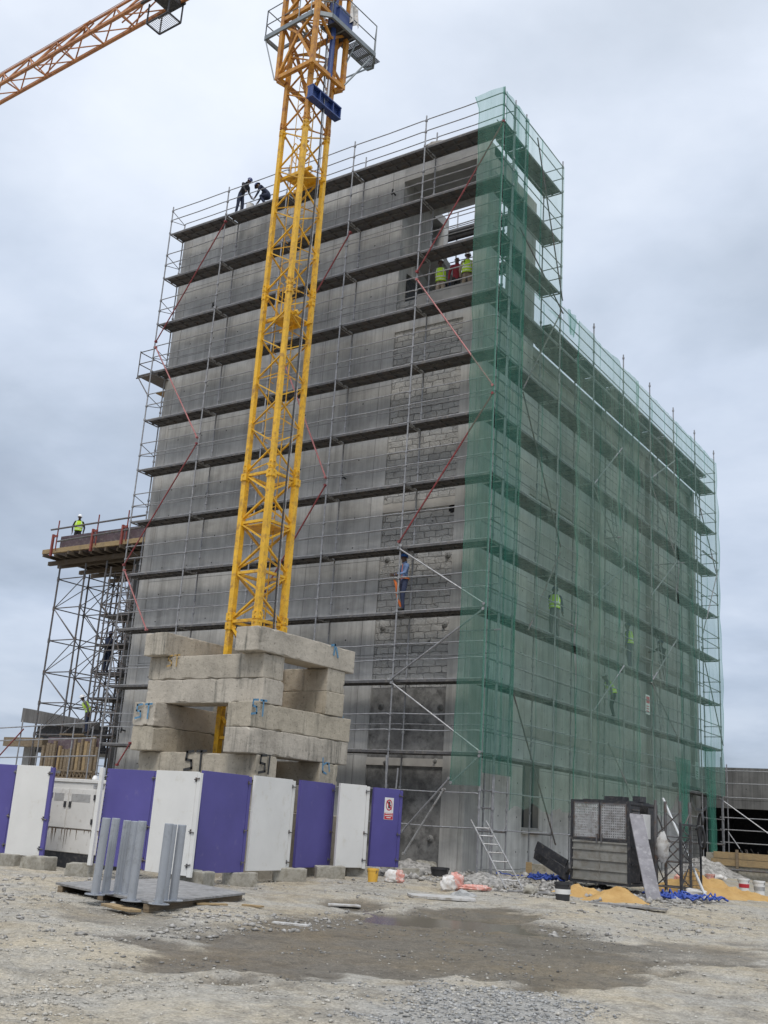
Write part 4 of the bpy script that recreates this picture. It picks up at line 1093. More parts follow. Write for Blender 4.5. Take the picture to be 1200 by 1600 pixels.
# spray-painted letters (flat strokes on the blocks they mark)
def letters(owner_pts, strokes, mat, name, wd, nrm):
    o, ux, uy = owner_pts; b = MB(); nrm = Vector(nrm)
    for s_ in strokes:
        P = [Vector(o)+Vector(ux)*p[0]+Vector(uy)*p[1] for p in s_]
        for i in range(len(P)-1):
            d = (P[i+1]-P[i]); a = d.normalized().cross(nrm)
            e = d.normalized()*wd*.45
            b.add([P[i]-e+a*wd/2, P[i]-e-a*wd/2, P[i+1]+e-a*wd/2, P[i+1]+e+a*wd/2], [(0, 1, 2, 3)])
    return b
S_ = [(.9, 1.0), (.15, .95), (.1, .55), (.75, .5), (.85, .1), (.0, .0)]
T1, T2 = [(0, 1), (1, 1.03)], [(.5, 1), (.52, 0)]
def st_on_x(xl, z0, size, y, mat, parent, only_s=False, gap=1.35):      # on a face looking to -y
    b = letters(((xl, y, z0), (size*.62, 0, 0), (0, 0, size)), [S_], mat, '', .05*size/.35, (0, -1, 0))
    if not only_s:
        b2 = letters(((xl+size*.62*gap, y, z0), (size*.62, 0, 0), (0, 0, size)), [T1, T2], mat, '', .05*size/.35, (0, -1, 0)); b.add(b2.v, b2.f)
    return b
def st_on_y(yl, z0, size, x, parent, only=None):                          # on a face looking to +x
    b = letters(((x, yl, z0), (0, size*.62, 0), (0, 0, size)), [S_], None, '', .05*size/.35, (1, 0, 0))
    b2 = letters(((x, yl+size*.62*1.35, z0), (0, size*.62, 0), (0, 0, size)), [T1, T2], None, '', .05*size/.35, (1, 0, 0)); b.add(b2.v, b2.f)
    return b
blocks = {o['label']: o for o in bpy.data.objects if o.name.startswith('ballast_block')}
def on_block(b, key, mat):
    o = next(v for k, v in blocks.items() if key in k)
    inv = (Matrix.Translation(o.location) @ Matrix.Rotation(o.rotation_euler[2], 4, 'Z')).inverted()
    b.v = [tuple(inv @ Vector(p)) for p in b.v]
    b.build('painted_letters', mat, o, local=True)
yf1 = BY-A3-WB/2-.022
p = onY(287, 1206, yf1); on_block(st_on_x(p.x, p.z+.05, .44, yf1, None, None), 'black spray', M['paint_black'])
p = onX(404, 1207, BX+LB/2+.02); on_block(letters(((BX+LB/2+.022, p.y, p.z), (0, .26, 0), (0, 0, .4)), [S_, [(1.35, 1), (1.3, 0)]], None, '', .055, (1, 0, 0)), 'black spray', M['paint_black'])
ye = BY-LB/2-.02
p = onY(211, 1122, ye); b = st_on_x(p.x, p.z, .34, ye, None, None, gap=1.5); on_block(b, 'large blue', M['paint_blue'])
xr = BX+A2+WB/2+.022
p = onX(393, 1115, xr); on_block(st_on_y(p.y, p.z, .34, xr, None), 'blue ST at its near', M['paint_blue'])
p = onX(528, 1136, xr); on_block(letters(((xr, p.y, p.z), (0, .25, 0), (0, 0, .36)), [[(0, 1), (.1, 0), (.9, .1)], [(.6, 1), (.9, .5)]], None, '', .04, (1, 0, 0)), 'blue ST at its near', M['paint_blue'])
p = onY(261, 1041, yf1); on_block(st_on_x(p.x, p.z, .27, yf1, None, None), 'ochre', M['paint_ochre'])
xe = BX+LB/2+.022
p = onX(503, 1208, xe); on_block(letters(((xe, p.y, p.z), (0, .3, 0), (0, 0, .36)), [[(0, 1), (.1, .1), (.6, 0)], [(.2, .6), (.9, .9)], [(.8, 1), (1, .2)]], None, '', .045, (1, 0, 0)), 'blue scribble', M['paint_blue'])
xr2 = xr+.03
p = onX(517, 1028, xr2); on_block(letters(((xr2, p.y, p.z), (0, .3, 0), (0, 0, .36)), [[(0, .9), (.5, 1), (.4, .3)], [(.7, .8), (1, .2)]], None, '', .06, (1, 0, 0)), 'topmost right', M['paint_blue'])

# ================================================================== HOARDING FENCE
GF = 'purple and white hoarding panels'
def panel(p0, p1, zb, ht, mat, label, flange='r', fmat=None, holes=False):
    """sheet steel door-like panel with folded edges; p0 -> p1 along its foot"""
    p0, p1 = Vector((p0[0], p0[1], zb)), Vector((p1[0], p1[1], zb))
    t = thing('hoarding_panel', label, 'fence panel', p0, GF)
    d = (p1-p0); L = d.length; d.normalize(); nrm = Vector((d.y, -d.x, 0))
    lean = Vector((random.uniform(-.01, .01), random.uniform(-.012, .012), 0))
    up = Vector((lean.x, lean.y, 1)).normalized()
    b = MB(); b.obox(p0+d*L/2+up*ht/2, d*L/2, nrm*.006, up*ht/2); b.build('sheet', mat, t, bevel=.004)
    f = MB(); fw = .055
    for e in (p0+d*.028, p1-d*.028): f.obox(e+up*ht/2-nrm*.035, d*.026, nrm*.028, up*ht/2)
    for h in (.03, ht-.03, ht*.5): f.obox(p0+d*L/2+up*h-nrm*.035, d*(L/2-.06), nrm*.028, up*.03)
    f.build('frame', mat, t)
    # the cover strip standing beside the sheet, lashed on with wire
    s = MB(); q = p1+d*.06; s.obox(q+up*(ht/2-.02)-nrm*.02, d*.05, nrm*.03, up*(ht/2))
    s.build('cover_strip', fmat or mat, t, bevel=.004)
    for hh in (.18, ht*.42, ht-.15):
        h = MB(); h.tube(q-d*.10+nrm*.03+up*hh, q+d*.04+nrm*.03+up*(hh+random.uniform(-.03, .03)), .012, 5); h.obox(q-d*.07+nrm*.012+up*hh, d*.012, nrm*.012, up*.04); h.build('wire_tie', M['galv_dark'], t)
    if holes:
        g = MB()
        for i in range(22): g.tube(p0+d*.02+up*(.08+i*ht/23)+nrm*.004, p0+d*.02+up*(.08+i*ht/23)+nrm*.010, .012, 6)
        g.build('slot', M['black'], t)
    return t
PU, WH = M['purple'], M['white_panel']
def foot(u, v, zb): return onZ(u, v, zb)
zq = [-.07, -.07, -.07, -.07, -.055, -.03, .0, .02, .03]
spec = [((-60,1328),(4,1333),-.07,1.92,PU,'purple hoarding panel cut off by the left picture edge',PU),
        ((7,1334),(60,1339),-.07,1.92,WH,'white hoarding panel before the gap showing the generator',PU),
        ((147,1351),(222,1358),-.07,1.92,PU,'purple hoarding panel behind the tallest grey bollards',PU),
        ((226,1361),(291,1369),-.07,1.92,WH,'white hoarding panel at the fence corner behind three bollards',WH),
        ((302,1365),(375,1363),-.05,1.95,PU,'purple hoarding panel right of the fence corner, widest purple one',PU),
        ((386,1361),(446,1360),-.03,1.95,WH,'white hoarding panel between the two wider purple panels below the ballast',WH),
        ((460,1356),(511,1355),.0,1.95,PU,'purple hoarding panel between two white ones, without a sign',PU),
        ((523,1355),(565,1356),.02,1.95,WH,'narrow white hoarding panel next to the signed purple one',WH),
        ((576,1354),(617,1355),.03,1.93,PU,'last purple hoarding panel, carrying a red prohibition sign',PU)]
panels = []
for a, c, zb, ht, m, lab, fm in spec:
    p, q = foot(*a, zb), foot(*c, zb)
    panels.append((panel(p, q, zb, ht, m, lab, fmat=fm, holes='tallest' in lab), p, q, zb))
# end post seen white beside the gap
b = MB(); p = foot(140, 1352, -.07); b.box(p.x-.05, p.x+.05, p.y-.03, p.y+.03, -.07, 1.85)
tag(b.build('fence_post', WH, bevel=.004), 'slim white flat post beside the generator gap', 'fence post')
# sign
(tp, p, q, zb) = panels[-1]
d = (q-p).normalized(); nrm = Vector((d.y, -d.x, 0)); c = p+d*(q-p).length*.62+Vector((0, 0, 1.43))+nrm*.012
sg = thing('prohibition_sign', 'white and red prohibition sign fixed to the last purple panel', 'sign', c)
sgb = MB(); sgb.obox(c, d*.16, nrm*.002, Vector((0, 0, .275))); sgb.build('sign_plate', M['white'], sg)
rb = MB(); c2 = c+nrm*.004; rb.obox(c2-Vector((0, 0, .185)), d*.15, nrm*.0015, Vector((0, 0, .08)))
n = 28
ring = [(d*math.cos(2*PI*i/n)*.115+Vector((0, 0, math.sin(2*PI*i/n)*.14))) for i in range(n)]
cc2 = c2+Vector((0, 0, .09))
vs = [cc2+r_ for r_ in ring]+[cc2+r_*.78 for r_ in ring]
rb.add(vs, [(i, (i+1) % n, n+(i+1) % n, n+i) for i in range(n)])
e = (d*.09+Vector((0, 0, -.105))); rb.obox(cc2+nrm*.002, e, nrm*.001, (d*.105+Vector((0, 0, .09)))*.12)
rb.build('red_symbol', M['sign_red'], sg)
hb_ = MB(); ch = cc2+nrm*.001
hb_.obox(ch+Vector((0, 0, -.03)), d*.035, nrm*.0008, Vector((0, 0, .045)))
for k in range(4): hb_.obox(ch+d*(-.028+k*.019)+Vector((0, 0, .045)), d*.008, nrm*.0008, Vector((0, 0, .04+.006*(k in (1, 2)))))
hb_.obox(ch+d*.05+Vector((0, 0, -.01)), d*.02, nrm*.0008, Vector((0, 0, .012)))
hb_.build('hand_symbol', M['black'], sg)
tx = MB()
for k, wd in enumerate((.12, .13, .075)): tx.obox(c2+nrm*.003+Vector((0, 0, -.125-.048*k)), d*wd, nrm*.0008, Vector((0, 0, .010 if k else .008)))
tx.build('text_band', M['white'], sg)
# concrete foot blocks
GFB = 'concrete foot blocks under the hoarding'
fbm = block_mesh('foot_block', .62, .34, .26, 41); fbm.materials.clear(); fbm.materials.append(M['foot_block'])
for u, v, rz, lab, sc_ in ((58,1358,.1,'pale concrete foot block under the white panel left of the gap',1.05), (128,1369,.5,'tilted concrete foot block at the right side of the generator gap',.95), (298,1388,.15,'concrete foot block half hidden by the bollard pallet',1.15), (374,1383,.9,'concrete foot block with a purple paint smear at the widest purple panel',1.0),
                     (452,1378,.8,'concrete foot block under the join of a white and a purple panel below the ballast',1.05), (515,1374,.8,'concrete foot block with a small wire loop below the unsigned purple panel',1.0), (560,1370,.8,'shaded concrete foot block under the narrow white panel',.95), (636,1372,.7,'last concrete foot block beyond the signed purple panel',.9), (15,1352,.0,'dark concrete foot block at the left picture edge',1.0)):
    p = onG(u, v); o = bpy.data.objects.new('foot_block', fbm); C.objects.link(o)
    g_ = float(gzs(p.x, p.y)[0]); sc_ *= 1.1; o.location = (p.x-.06, p.y+.06, g_+.12*sc_); o.rotation_euler = (random.uniform(-.03, .03), random.uniform(-.04, .04), rz); o.scale = (sc_,)*3
    tag(o, lab, 'concrete block', GFB)

# ================================================================== GENERATOR behind the gap
p0, p1 = onY(62, 1300, -8.6), onY(150, 1300, -8.6)
gx0, gx1, gy0 = p0.x-.5, p1.x+.35, -8.6
gen = thing('generator', 'dirty white generator cabinet with rust streaks standing behind the fence gap', 'generator', (gx0, gy0, -.3))
WP = simple('stained_white', (.66, .64, .6), .5, var=.1, scale=2, dirt=(.4,.36,.3), dirt_amt=.15)
gt = onY(100, 1216, gy0).z
b = MB(); b.box(gx0, gx1, gy0, gy0+1.1, .02, gt-.08); b.build('cabinet', WP, gen, bevel=.015)
b = MB(); b.box(gx0-.03, gx1+.03, gy0-.03, gy0+1.13, gt-.079, gt); b.build('top_cover', WP, gen, bevel=.01)
b = MB(); b.box(gx0, gx1, gy0+.02, gy0+1.08, -.4, .018); b.build('skid', M['black'], gen)
for k, (u0, u1) in enumerate(((76,101),(103,143))):
    a, c = onY(u0, 1290, gy0).x, onY(u1, 1290, gy0).x
    dd = MB(); dd.box(a, c, gy0-.018, gy0-.001, .55, gt-.22); do = dd.build('door', WP, gen, bevel=.006)
    lv = MB()
    for i in range(7): lv.box(a+.08, c-.14, gy0-.024, gy0-.0185, gt-.5+i*.026, gt-.49+i*.026)
    lv.build('louvre', M['deck_edge'], do)
    part('handle', M['black'], do, lambda b: b.box((c-.1) if k == 0 else (a+.03), (c-.03) if k == 0 else (a+.10), gy0-.04, gy0-.019, 1.0, 1.13))
    part('hinge', M['black'], do, lambda b: [b.box(c-.02, c+.03, gy0-.035, gy0-.019, z, z+.12) for z in (.66, gt-.45)] if k == 1 else [b.box(a-.03, a+.02, gy0-.035, gy0-.019, z, z+.12) for z in (.66, gt-.45)])
st = MB()
for i in range(26):
    x = random.uniform(gx0+.2, gx1-.1); h = random.uniform(.06, .3)*(1.5 if abs(x-(gx0+gx1)/2) < .5 else .7)
    st.slab([(x-.012, gy0-.004, .52), (x+.014, gy0-.004, .52), (x+.004, gy0-.004, .52-h)], (0, -.002, 0))
st.box(gx0+.02, gx1-.02, gy0-.006, gy0-.002, .525, .54)
st.build('rust_stain', simple('rust_run', (.13, .085, .05), .8, var=.4, scale=8), gen)
part('control_window', M['deck_edge'], gen, lambda b: [b.box(gx1-.62+.2*i, gx1-.47+.2*i, gy0-.01, gy0-.001, gt-.19, gt-.1) for i in range(2)])
part('lifting_eye', M['white'], gen, lambda b: b.lathe(((gx0+gx1)/2+.3, gy0+.4, gt), [(.05, 0), (.07, .03), (.04, .1), (.01, .11)], 10))

# ================================================================== BOLLARDS ON A PALLET
c1, c2_, c3, c4 = (onG(85, 1393), onG(238, 1427), onG(382, 1409), onG(262, 1384))
zt = gz(0, -13)+.11
pal = thing('pallet_board', 'wet grey plywood board on timbers carrying the grey bollards', 'board', (c1.x, c1.y, zt))
pc = [Vector((p.x, p.y, zt)) for p in (c1, c2_, c3, c4)]
b = MB(); b.slab(pc, (0, 0, .035)); b.build('board', M['ply_grey'], pal, bevel=.004)
for f in (.06, .94, .5):
    a, c = pc[0].lerp(pc[1], f), pc[3].lerp(pc[2], f); b = MB(); b.bar(a-Vector((0, 0, .062)), c-Vector((0, 0, .062)), .1, .11); b.build('bearer', M['wood'], pal)
b = MB(); q = onG(188, 1424); b.obox((q.x, q.y, gz(q.x, q.y)+.05), Vector((.42, -.12, 0)), Vector((.03, .09, 0)), Vector((0, 0, .02)))
tag(b.build('timber_offcut', M['wood_h'], bevel=.006), 'short pale timber offcut lying against the front edge of the bollard board', 'timber')
for k_, (uu, vv, rz_, ln) in enumerate(((455,1441,.3,.55),(330,1418,1.0,.5),(395,1418,.2,.35))):
    q = onG(uu, vv); b = MB(); ax_ = Vector((math.cos(rz_), math.sin(rz_), 0))
    b.obox((q.x, q.y, float(gzs(q.x, q.y)[0])+.02), ax_*ln/2, Vector((-ax_.y, ax_.x, 0))*.06, Vector((0, 0, .012)))
    tag(b.build('broken_slat', M['wood_h'] if k_ else M['tile']), ('thin pale slat lying on the wet ground in front of the fence', 'short slat lying just right of the bollard board', 'small slat at the right corner of the bollard board')[k_], 'timber')
bm_ = None
GBO = 'grey steel bollards standing on the board'
bp = [(148,1399,'leftmost grey bollard, leaning right',1.28,.10),(164,1397,'grey bollard close behind the leftmost one',1.28,.085),(183,1396,'grey bollard third from the left, behind the front pair',1.25,.055),(195.5,1399,'grey bollard half hidden behind the tall front one',1.25,.06),(205,1409,'front grey bollard of the left cluster, nearest the camera there',1.28,.065),
      (248,1414,'front grey bollard of the separate right group of three',1.27,.035),(255,1408,'hindmost bollard of the right group, mostly hidden',1.25,.03),(270,1408,'rightmost grey bollard near the white panel',1.25,.02)]
bol = None
for u, v, lab, hgt, ln in bp:
    q = onZ(u, v-1, zt+.035)
    if bol is None:
        bol = thing('bollard', lab, 'bollard', (0, 0, 0), GBO)
        m = MB(); m.lathe((0, 0, .0), [(.063, .014), (.063, 1.25), (.06, 1.262), (.0, 1.264)], 28); m.build('pipe', M['pipe_grey'], bol, smooth=False)
        m = MB(); m.lathe((0, 0, .0), [(.15, .0), (.15, .013)], 28)
        for i in range(4): m.lathe((.115*math.cos(i*PI/2+.6), .115*math.sin(i*PI/2+.6), 0), [(.016, .013), (.016, .022)], 6)
        m.build('flange', M['pipe_grey'], bol); o = bol; o.location = q
    else: o = dup(bol, q, random.uniform(0, 3), lab)
    o.scale = (1, 1, hgt/1.27*.87)
    o.rotation_euler = (random.uniform(-.012, .012), .012+ln*.12, random.uniform(0, 1))

# ================================================================== HOIST CAGE
HX, HY = 3.0, 1.05
# near-left face runs along x; cage 1.55 x 1.6 x 2.35
def cage_pt(u, v): return onG(u, v)
A = onG(893, 1386); B = onG(983, 1397)
A.z = B.z = gz(A.x, A.y)+.12
dx = Vector((B.x-A.x, B.y-A.y, 0)); WLEN = dx.length; dx.normalize(); dyv = Vector((-dx.y, dx.x, 0)); upz = Vector((0, 0, 1))
HT = 2.02; DEP = 1.7
hz = A.z
cage = thing('hoist_cage', 'dark steel builders hoist cage with perforated doors over a ribbed panel', 'hoist cage', A)
def Q(a, b, z): return A+dx*a+dyv*b+upz*z
BK = M['black']
fr_ = MB()
for a in (0, WLEN):
    for b_ in (0, DEP): fr_.bar(Q(a, b_, 0), Q(a, b_, HT), .07, .07, up=dx)
for z in (.035, 1.06, HT-.03):
    fr_.bar(Q(0, 0, z), Q(WLEN, 0, z), .06); fr_.bar(Q(0, DEP, z), Q(WLEN, DEP, z), .06); fr_.bar(Q(0, 0, z), Q(0, DEP, z), .06); fr_.bar(Q(WLEN, 0, z), Q(WLEN, DEP, z), .06)
fr_.build('frame', BK, cage)
def boxQ(b, a0, a1, b0, b1, z0, z1): b.obox(Q((a0+a1)/2, (b0+b1)/2, (z0+z1)/2), dx*(a1-a0)/2, dyv*(b1-b0)/2, upz*(z1-z0)/2)
RIB = simple('ribbed_steel', (.27, .265, .24), .6, .2, var=.3, scale=2, dirt=(.17,.15,.12), dirt_amt=.4)
pb_ = MB(); boxQ(pb_, .04, WLEN-.04, -.02, .0, .07, 1.02)
rb_ = pb_.build('ribbed_panel', RIB, cage)
rr = MB()
for z in (.1, .34, .58, .82, 1.0): boxQ(rr, .03, WLEN-.03, -.05, -.022, z-.02, z+.02)
for a in (WLEN*.5,): boxQ(rr, a-.012, a+.012, -.04, -.0225, .12, .98)
rr.build('rib', RIB, rb_)
# perforated double doors: sheet with real square openings in its material, framed in steel
for k in range(2):
    a0, a1 = (.05, WLEN/2-.015) if k == 0 else (WLEN/2+.015, WLEN-.05)
    d_ = MB()
    for (q0, q1, z0, z1) in ((a0, a1, 1.09, 1.12), (a0, a1, HT-.09, HT-.06), (a0, a0+.03, 1.12, HT-.09), (a1-.03, a1, 1.12, HT-.09)): boxQ(d_, q0, q1, -.035, -.005, z0, z1)
    do = d_.build('door', M['galv_dark'], cage)
    g = MB(); W_ = a1-a0-.06; Hh = HT-.09-1.12; nx_, nz_ = 13, 13
    sx_, sz_ = W_/nx_, Hh/nz_
    for i in range(nx_+1): boxQ(g, a0+.03+i*sx_-.0155, a0+.03+i*sx_+.0155, -.022, -.018, 1.12, HT-.09)
    for j in range(nz_+1): boxQ(g, a0+.031, a1-.031, -.0265, -.0225, 1.12+j*sz_-.0155, 1.12+j*sz_+.0155)
    g.build('perforated_sheet', M['deck_edge'], do)
    part('handle', M['galv_dark'], do, lambda b: boxQ(b, (a1-.07) if k == 0 else (a0+.03), (a1-.03) if k == 0 else (a0+.07), -.075, -.036, .98, 1.2))
part('cage_floor', BK, cage, lambda b: boxQ(b, .04, WLEN-.04, .04, DEP-.04, .07, .1))
part('back_panel', BK, cage, lambda b: boxQ(b, .04, WLEN-.04, DEP-.03, DEP-.01, .07, HT-.06))
part('left_panel', RIB, cage, lambda b: boxQ(b, -.0, .02, .05, DEP-.05, .07, 1.02))
rp_ = MB(); boxQ(rp_, WLEN-.005, WLEN+.02, .06, .62, .1, HT-.1); boxQ(rp_, WLEN-.005, WLEN+.02, 1.15, DEP-.05, .1, HT-.1)
for z in (.5, .9, 1.7): boxQ(rp_, WLEN+.021, WLEN+.05, .06, .62, z, z+.05)
rp_.build('side_panel', BK, cage)
part('control_box', M['white'], cage, lambda b: boxQ(b, WLEN+.022, WLEN+.12, .62, 1.06, 1.15, 1.75))
part('vent_grille', M['galv_dark'], cage, lambda b: [boxQ(b, WLEN+.022, WLEN+.05, .12, .55, 1.4+.07*i, 1.43+.07*i) for i in range(7)])
part('roof_gear', BK, cage, lambda b: (boxQ(b, .2, WLEN-.1, .2, DEP-.2, HT+.0, HT+.03), boxQ(b, .7, 1.2, .4, .8, HT+.031, HT+.13), boxQ(b, 1.3, 1.5, .8, 1.2, HT+.031, HT+.17)))
ms = thing('hoist_mast', 'short grey lattice hoist mast section beside the black cage', 'hoist mast', Q(WLEN+.55, 1.0, 0))
mb_ = MB()
mc = [(WLEN+.30, .95), (WLEN+.95, .95), (WLEN+.95, 1.6), (WLEN+.30, 1.6)]
for a, b_ in mc: mb_.tube(Q(a, b_, -.1), Q(a, b_, HT+.1), .04, 8)
mb_.build('chord', M['galv_dark'], ms)
ml = MB()
for i in range(4):
    a_, c_ = mc[i], mc[(i+1) % 4]
    for j in range(3):
        z = .05+j*.6; ml.tube(Q(*a_, z), Q(*c_, z+.6), .018, 5); ml.tube(Q(*a_, z), Q(*c_, z), .018, 5)
        if j % 2: ml.tube(Q(*c_, z), Q(*a_, z+.6), .018, 5)
ml.build('lattice', M['galv_dark'], ms)
mw = MB(); m0, m1 = (WLEN+.97, .9), (WLEN+1.05, 2.2)
for i in range(15): mw.tube(Q(WLEN+1.0, .85+i*.09, -.05), Q(WLEN+1.0, .85+i*.09, 1.5), .006, 4)
for i in range(14): mw.tube(Q(WLEN+1.0, .85, .0+i*.11), Q(WLEN+1.0, 2.15, .0+i*.11), .006, 4)
mw.bar(Q(WLEN+1.0, .82, -.1), Q(WLEN+1.0, .82, 1.6), .05); mw.bar(Q(WLEN+1.0, 2.18, -.1), Q(WLEN+1.0, 2.18, 1.6), .05); mw.bar(Q(WLEN+1.0, .82, 1.55), Q(WLEN+1.0, 2.18, 1.55), .05)
mw.build('mesh_gate', BK, ms)
# leaning plank and pole
f0 = onG(1022, 1408); t0 = Q(WLEN+.14, .1, 1.72)
pk = MB(); ax_ = (t0-f0).normalized(); sd_ = Vector((.80, .60, 0)); sd_ = (sd_-ax_*sd_.dot(ax_)).normalized(); nn = ax_.cross(sd_)
pk.obox((f0+t0)/2, ax_*(t0-f0).length/2, sd_*.17, nn*.025); tag(pk.build('plank', simple('grey_plank', (.2,.19,.2), .7, var=.3, scale=3, dirt=(.3,.29,.29), dirt_amt=.3), bevel=.004), 'wide grey plank leaning against the side of the hoist cage', 'plank')
f1 = onG(1105, 1407); t1 = onY(1036, 1248, 4.4)
pl_ = MB(); pl_.tube(f1, t1, .035, 10); tag(pl_.build('scaffold_tube', simple('pale_tube', (.55,.55,.54), .4, .2)), 'long pale tube leaning up behind the hoist mast, foot by the sand', 'tube')
hs = MB(); c = Q(WLEN+1.15, 1.7, 1.6); pts = [c+Vector((.1*math.cos(t), .12*t/6+.2*math.sin(t*.5), .35*math.sin(t)-t*.05)) for t in [i*.45 for i in range(20)]]
hs.path(pts, .035, 8); tag(hs.build('hose', M['rubber'], smooth=True), 'black hose looped over the hoist mast', 'hose')
bgm = MB(); cb2 = Q(WLEN+.62, .62, .98)
bgm.grid(lambda u, v: cb2+Vector((math.cos(u*2*PI)*(.05+.12*math.sin(v*PI))*(1+.25*ns((u*5, v*6, 1))), math.sin(u*2*PI)*(.05+.12*math.sin(v*PI)), (v-.5)*.75+.05*ns((u*6, v*3, 4)))), 20, 14)
tag(bgm.build('plastic_bag', M['tile'], smooth=True), 'crumpled pale bag hanging on the hoist mast gate', 'bag')

# ================================================================== SMALL THINGS ON THE GROUND
def heap(name, mat, c, rx, ry, h, rot, label, cat, seed, n=60, rough=.5):
    cr_, sr_ = math.cos(rot), math.sin(rot)
    def f(u, v):
        a = u*2*PI; r = v*(1+.25*noise.noise(Vector((math.cos(a)*1.5, math.sin(a)*1.5, seed))))
        x, y = rx*r*math.cos(a), ry*r*math.sin(a)
        zz_ = h*(max(0, 1-v)**1.25)*(1+rough*noise.noise(Vector((x*2.2, y*2.2, seed*3)))) + (.05*noise.noise(Vector((x*5, y*5, seed)))+.03*noise.noise(Vector((x*13, y*13, seed))))*(1-v)**.5
        wx, wy = c.x+cr_*x-sr_*y, c.y+sr_*x+cr_*y
        return (wx, wy, float(gzs(wx, wy)[0])-.03+zz_)
    b = MB(); b.grid(f, n, 26); o = b.build(name, mat, smooth=True); return tag(o, label, cat)
def G2(u, v, back=0):
    p = onG(u, v); d = Vector((p.x-CAMPOS.x, p.y-CAMPOS.y, 0)).normalized(); return p+d*back
vd = math.atan2(-.81, .58)
heap('sand_pile', M['sand'], G2(965, 1411, .5), .9, .75, .34, .6, 'orange sand pile spilled in front of the hoist cage', 'sand', 1)
heap('sand_pile', M['sand'], G2(905, 1403, .7), .9, .7, .26, .6, 'low orange sand patch between the ladder and the hoist cage', 'sand', 2)
heap('sand_pile', M['sand'], G2(1090, 1402, 1.7), 1.5, 1.6, .62, .6, 'larger orange sand pile behind the leaning tube on the right', 'sand', 3)
heap('sand_pile', M['sand'], G2(1150, 1407, .9), 1.4, .75, .3, .6, 'flat tongue of orange sand running towards the white buckets', 'sand', 4)
heap('earth_mound', M['rubble'], G2(1100, 1378, 5.5), 2.2, 1.3, .7, .6, 'grey earth mound beneath the low boarded ledge on the right', 'rubble', 5)
heap('earth_mound', M['rubble'], G2(760, 1383, .8), 1.3, .9, .25, .6, 'brown earth mound at the foot of the nearest scaffold corner', 'rubble', 6)
heap('earth_mound', M['rubble'], G2(640, 1368, 1.2), 1.5, .9, .35, .6, 'grey rubble heap behind the last purple panel', 'rubble', 7)
heap('gravel_heap', M['stones_grey'], G2(722, 1399, .15), .5, .32, .16, .6, 'small grey gravel heap on the pale slab', 'gravel', 8)
def bucket(u, v, h, r, mat, label, band=None, tilt=0):
    p = onG(u, v); g_ = float(gzs(p.x, p.y)[0]); t = thing('bucket', label, 'bucket', (p.x, p.y, g_))
    b = MB(); b.lathe((p.x, p.y, g_), [(r*.84, 0), (r, h), (r*1.04, h), (r*1.04, h-.03), (r*1.0, h-.03)], 20) if False else b.lathe((p.x, p.y, g_), [(r*.84, 0), (r*.98, h-.05), (r*1.05, h-.05), (r*1.05, h), (r*.95, h), (r*.93, h-.06), (r*.8, .03)], 20)
    b.build('pail', mat, t)
    hd = MB(); hd.path([Vector((p.x+math.cos(a)*r*1.07, p.y-.05, g_+h-.03-math.sin(a)*r*.9)) for a in [PI*i/10 for i in range(11)]], .008, 5); hd.build('handle', M['galv_dark'], t)
    if band: m = MB(); m.lathe((p.x, p.y, g_), [(r*.93, h*.35), (r*.985, h*.62)], 20); m.build('band', band, t)
    t.rotation_euler = (tilt, 0, 0)
    return t
bucket(1163, 1396, .38, .15, M['white'], 'white bucket with a red mark, left of the two by the sand', M['sign_red'])
bucket(1187, 1401, .40, .155, M['white'], 'white bucket with a grey smear, right of the two by the sand', M['deck_edge'])
bucket(1110, 1383, .34, .15, M['bag_pink'], 'dull red bucket standing behind the orange sand')
bucket(879, 1409, .36, .17, M['rubber'], 'dark bucket with a white rim standing in the orange sand', M['white'])
bucket(582, 1379, .3, .13, M['yellow_plastic'], 'yellow container beside the last purple panel')
bucket(687, 1371, .22, .24, M['rubber'], 'low black mortar tub on the rubble by the wall')
def bag(u, v, mat, sx_, sy_, sz_, rz, label, seed, cat='bag', lift=0):
    p = onG(u, v); g_ = float(gzs(p.x, p.y)[0])
    bm = bmesh.new(); bmesh.ops.create_icosphere(bm, subdivisions=4, radius=1)
    c_, s_ = math.cos(rz), math.sin(rz)
    for w_ in bm.verts:
        q = w_.co.copy(); k = 1+.28*noise.noise(q*2.1+Vector((seed, 0, 0)))+.12*noise.noise(q*6+Vector((0, seed, 0)))
        q = Vector((math.copysign(abs(q.x)**.6, q.x)*sx_, math.copysign(abs(q.y)**.6, q.y)*sy_, q.z*sz_))*k
        if q.z < 0: q.z *= .45
        w_.co = Vector((c_*q.x-s_*q.y, s_*q.x+c_*q.y, q.z+.12*sz_))
    me = bpy.data.meshes.new('cement_bag'); bm.to_mesh(me); bm.free(); me.materials.append(mat)
    me.polygons.foreach_set('use_smooth', [True]*len(me.polygons))
    o = bpy.data.objects.new('cement_bag', me); C.objects.link(o); o.location = (p.x, p.y, g_+.05+lift); return tag(o, label, cat)
bag(700, 1392, M['cloth_white'], .16, .14, .24, .4, 'crumpled white cement bag behind the pale slab', 1)
bag(713, 1391, M['bag_pink'], .17, .12, .27, 1.1, 'pink torn cement bag standing on the pale slab', 2)
bag(742, 1394, M['bag_pink'], .34, .12, .08, .6, 'flattened pink sack trailing right of the pale slab', 3)
bag(612, 1381, M['cloth_white'], .17, .13, .2, .5, 'white and red rubbish bag by the last foot block', 4)
bag(624, 1382, M['bag_pink'], .1, .07, .2, .9, 'narrow red scrap sack leaning by the last foot block', 5)
bag(1082, 1403, M['cloth_white'], .36, .2, .14, .5, 'pale cement bag lying on the blue tarpaulin by the leaning tube', 6)
bag(1063, 1391, M['bag_pink'], .16, .12, .16, .2, 'pale pink bag behind the lying cement bag', 7, lift=.2)
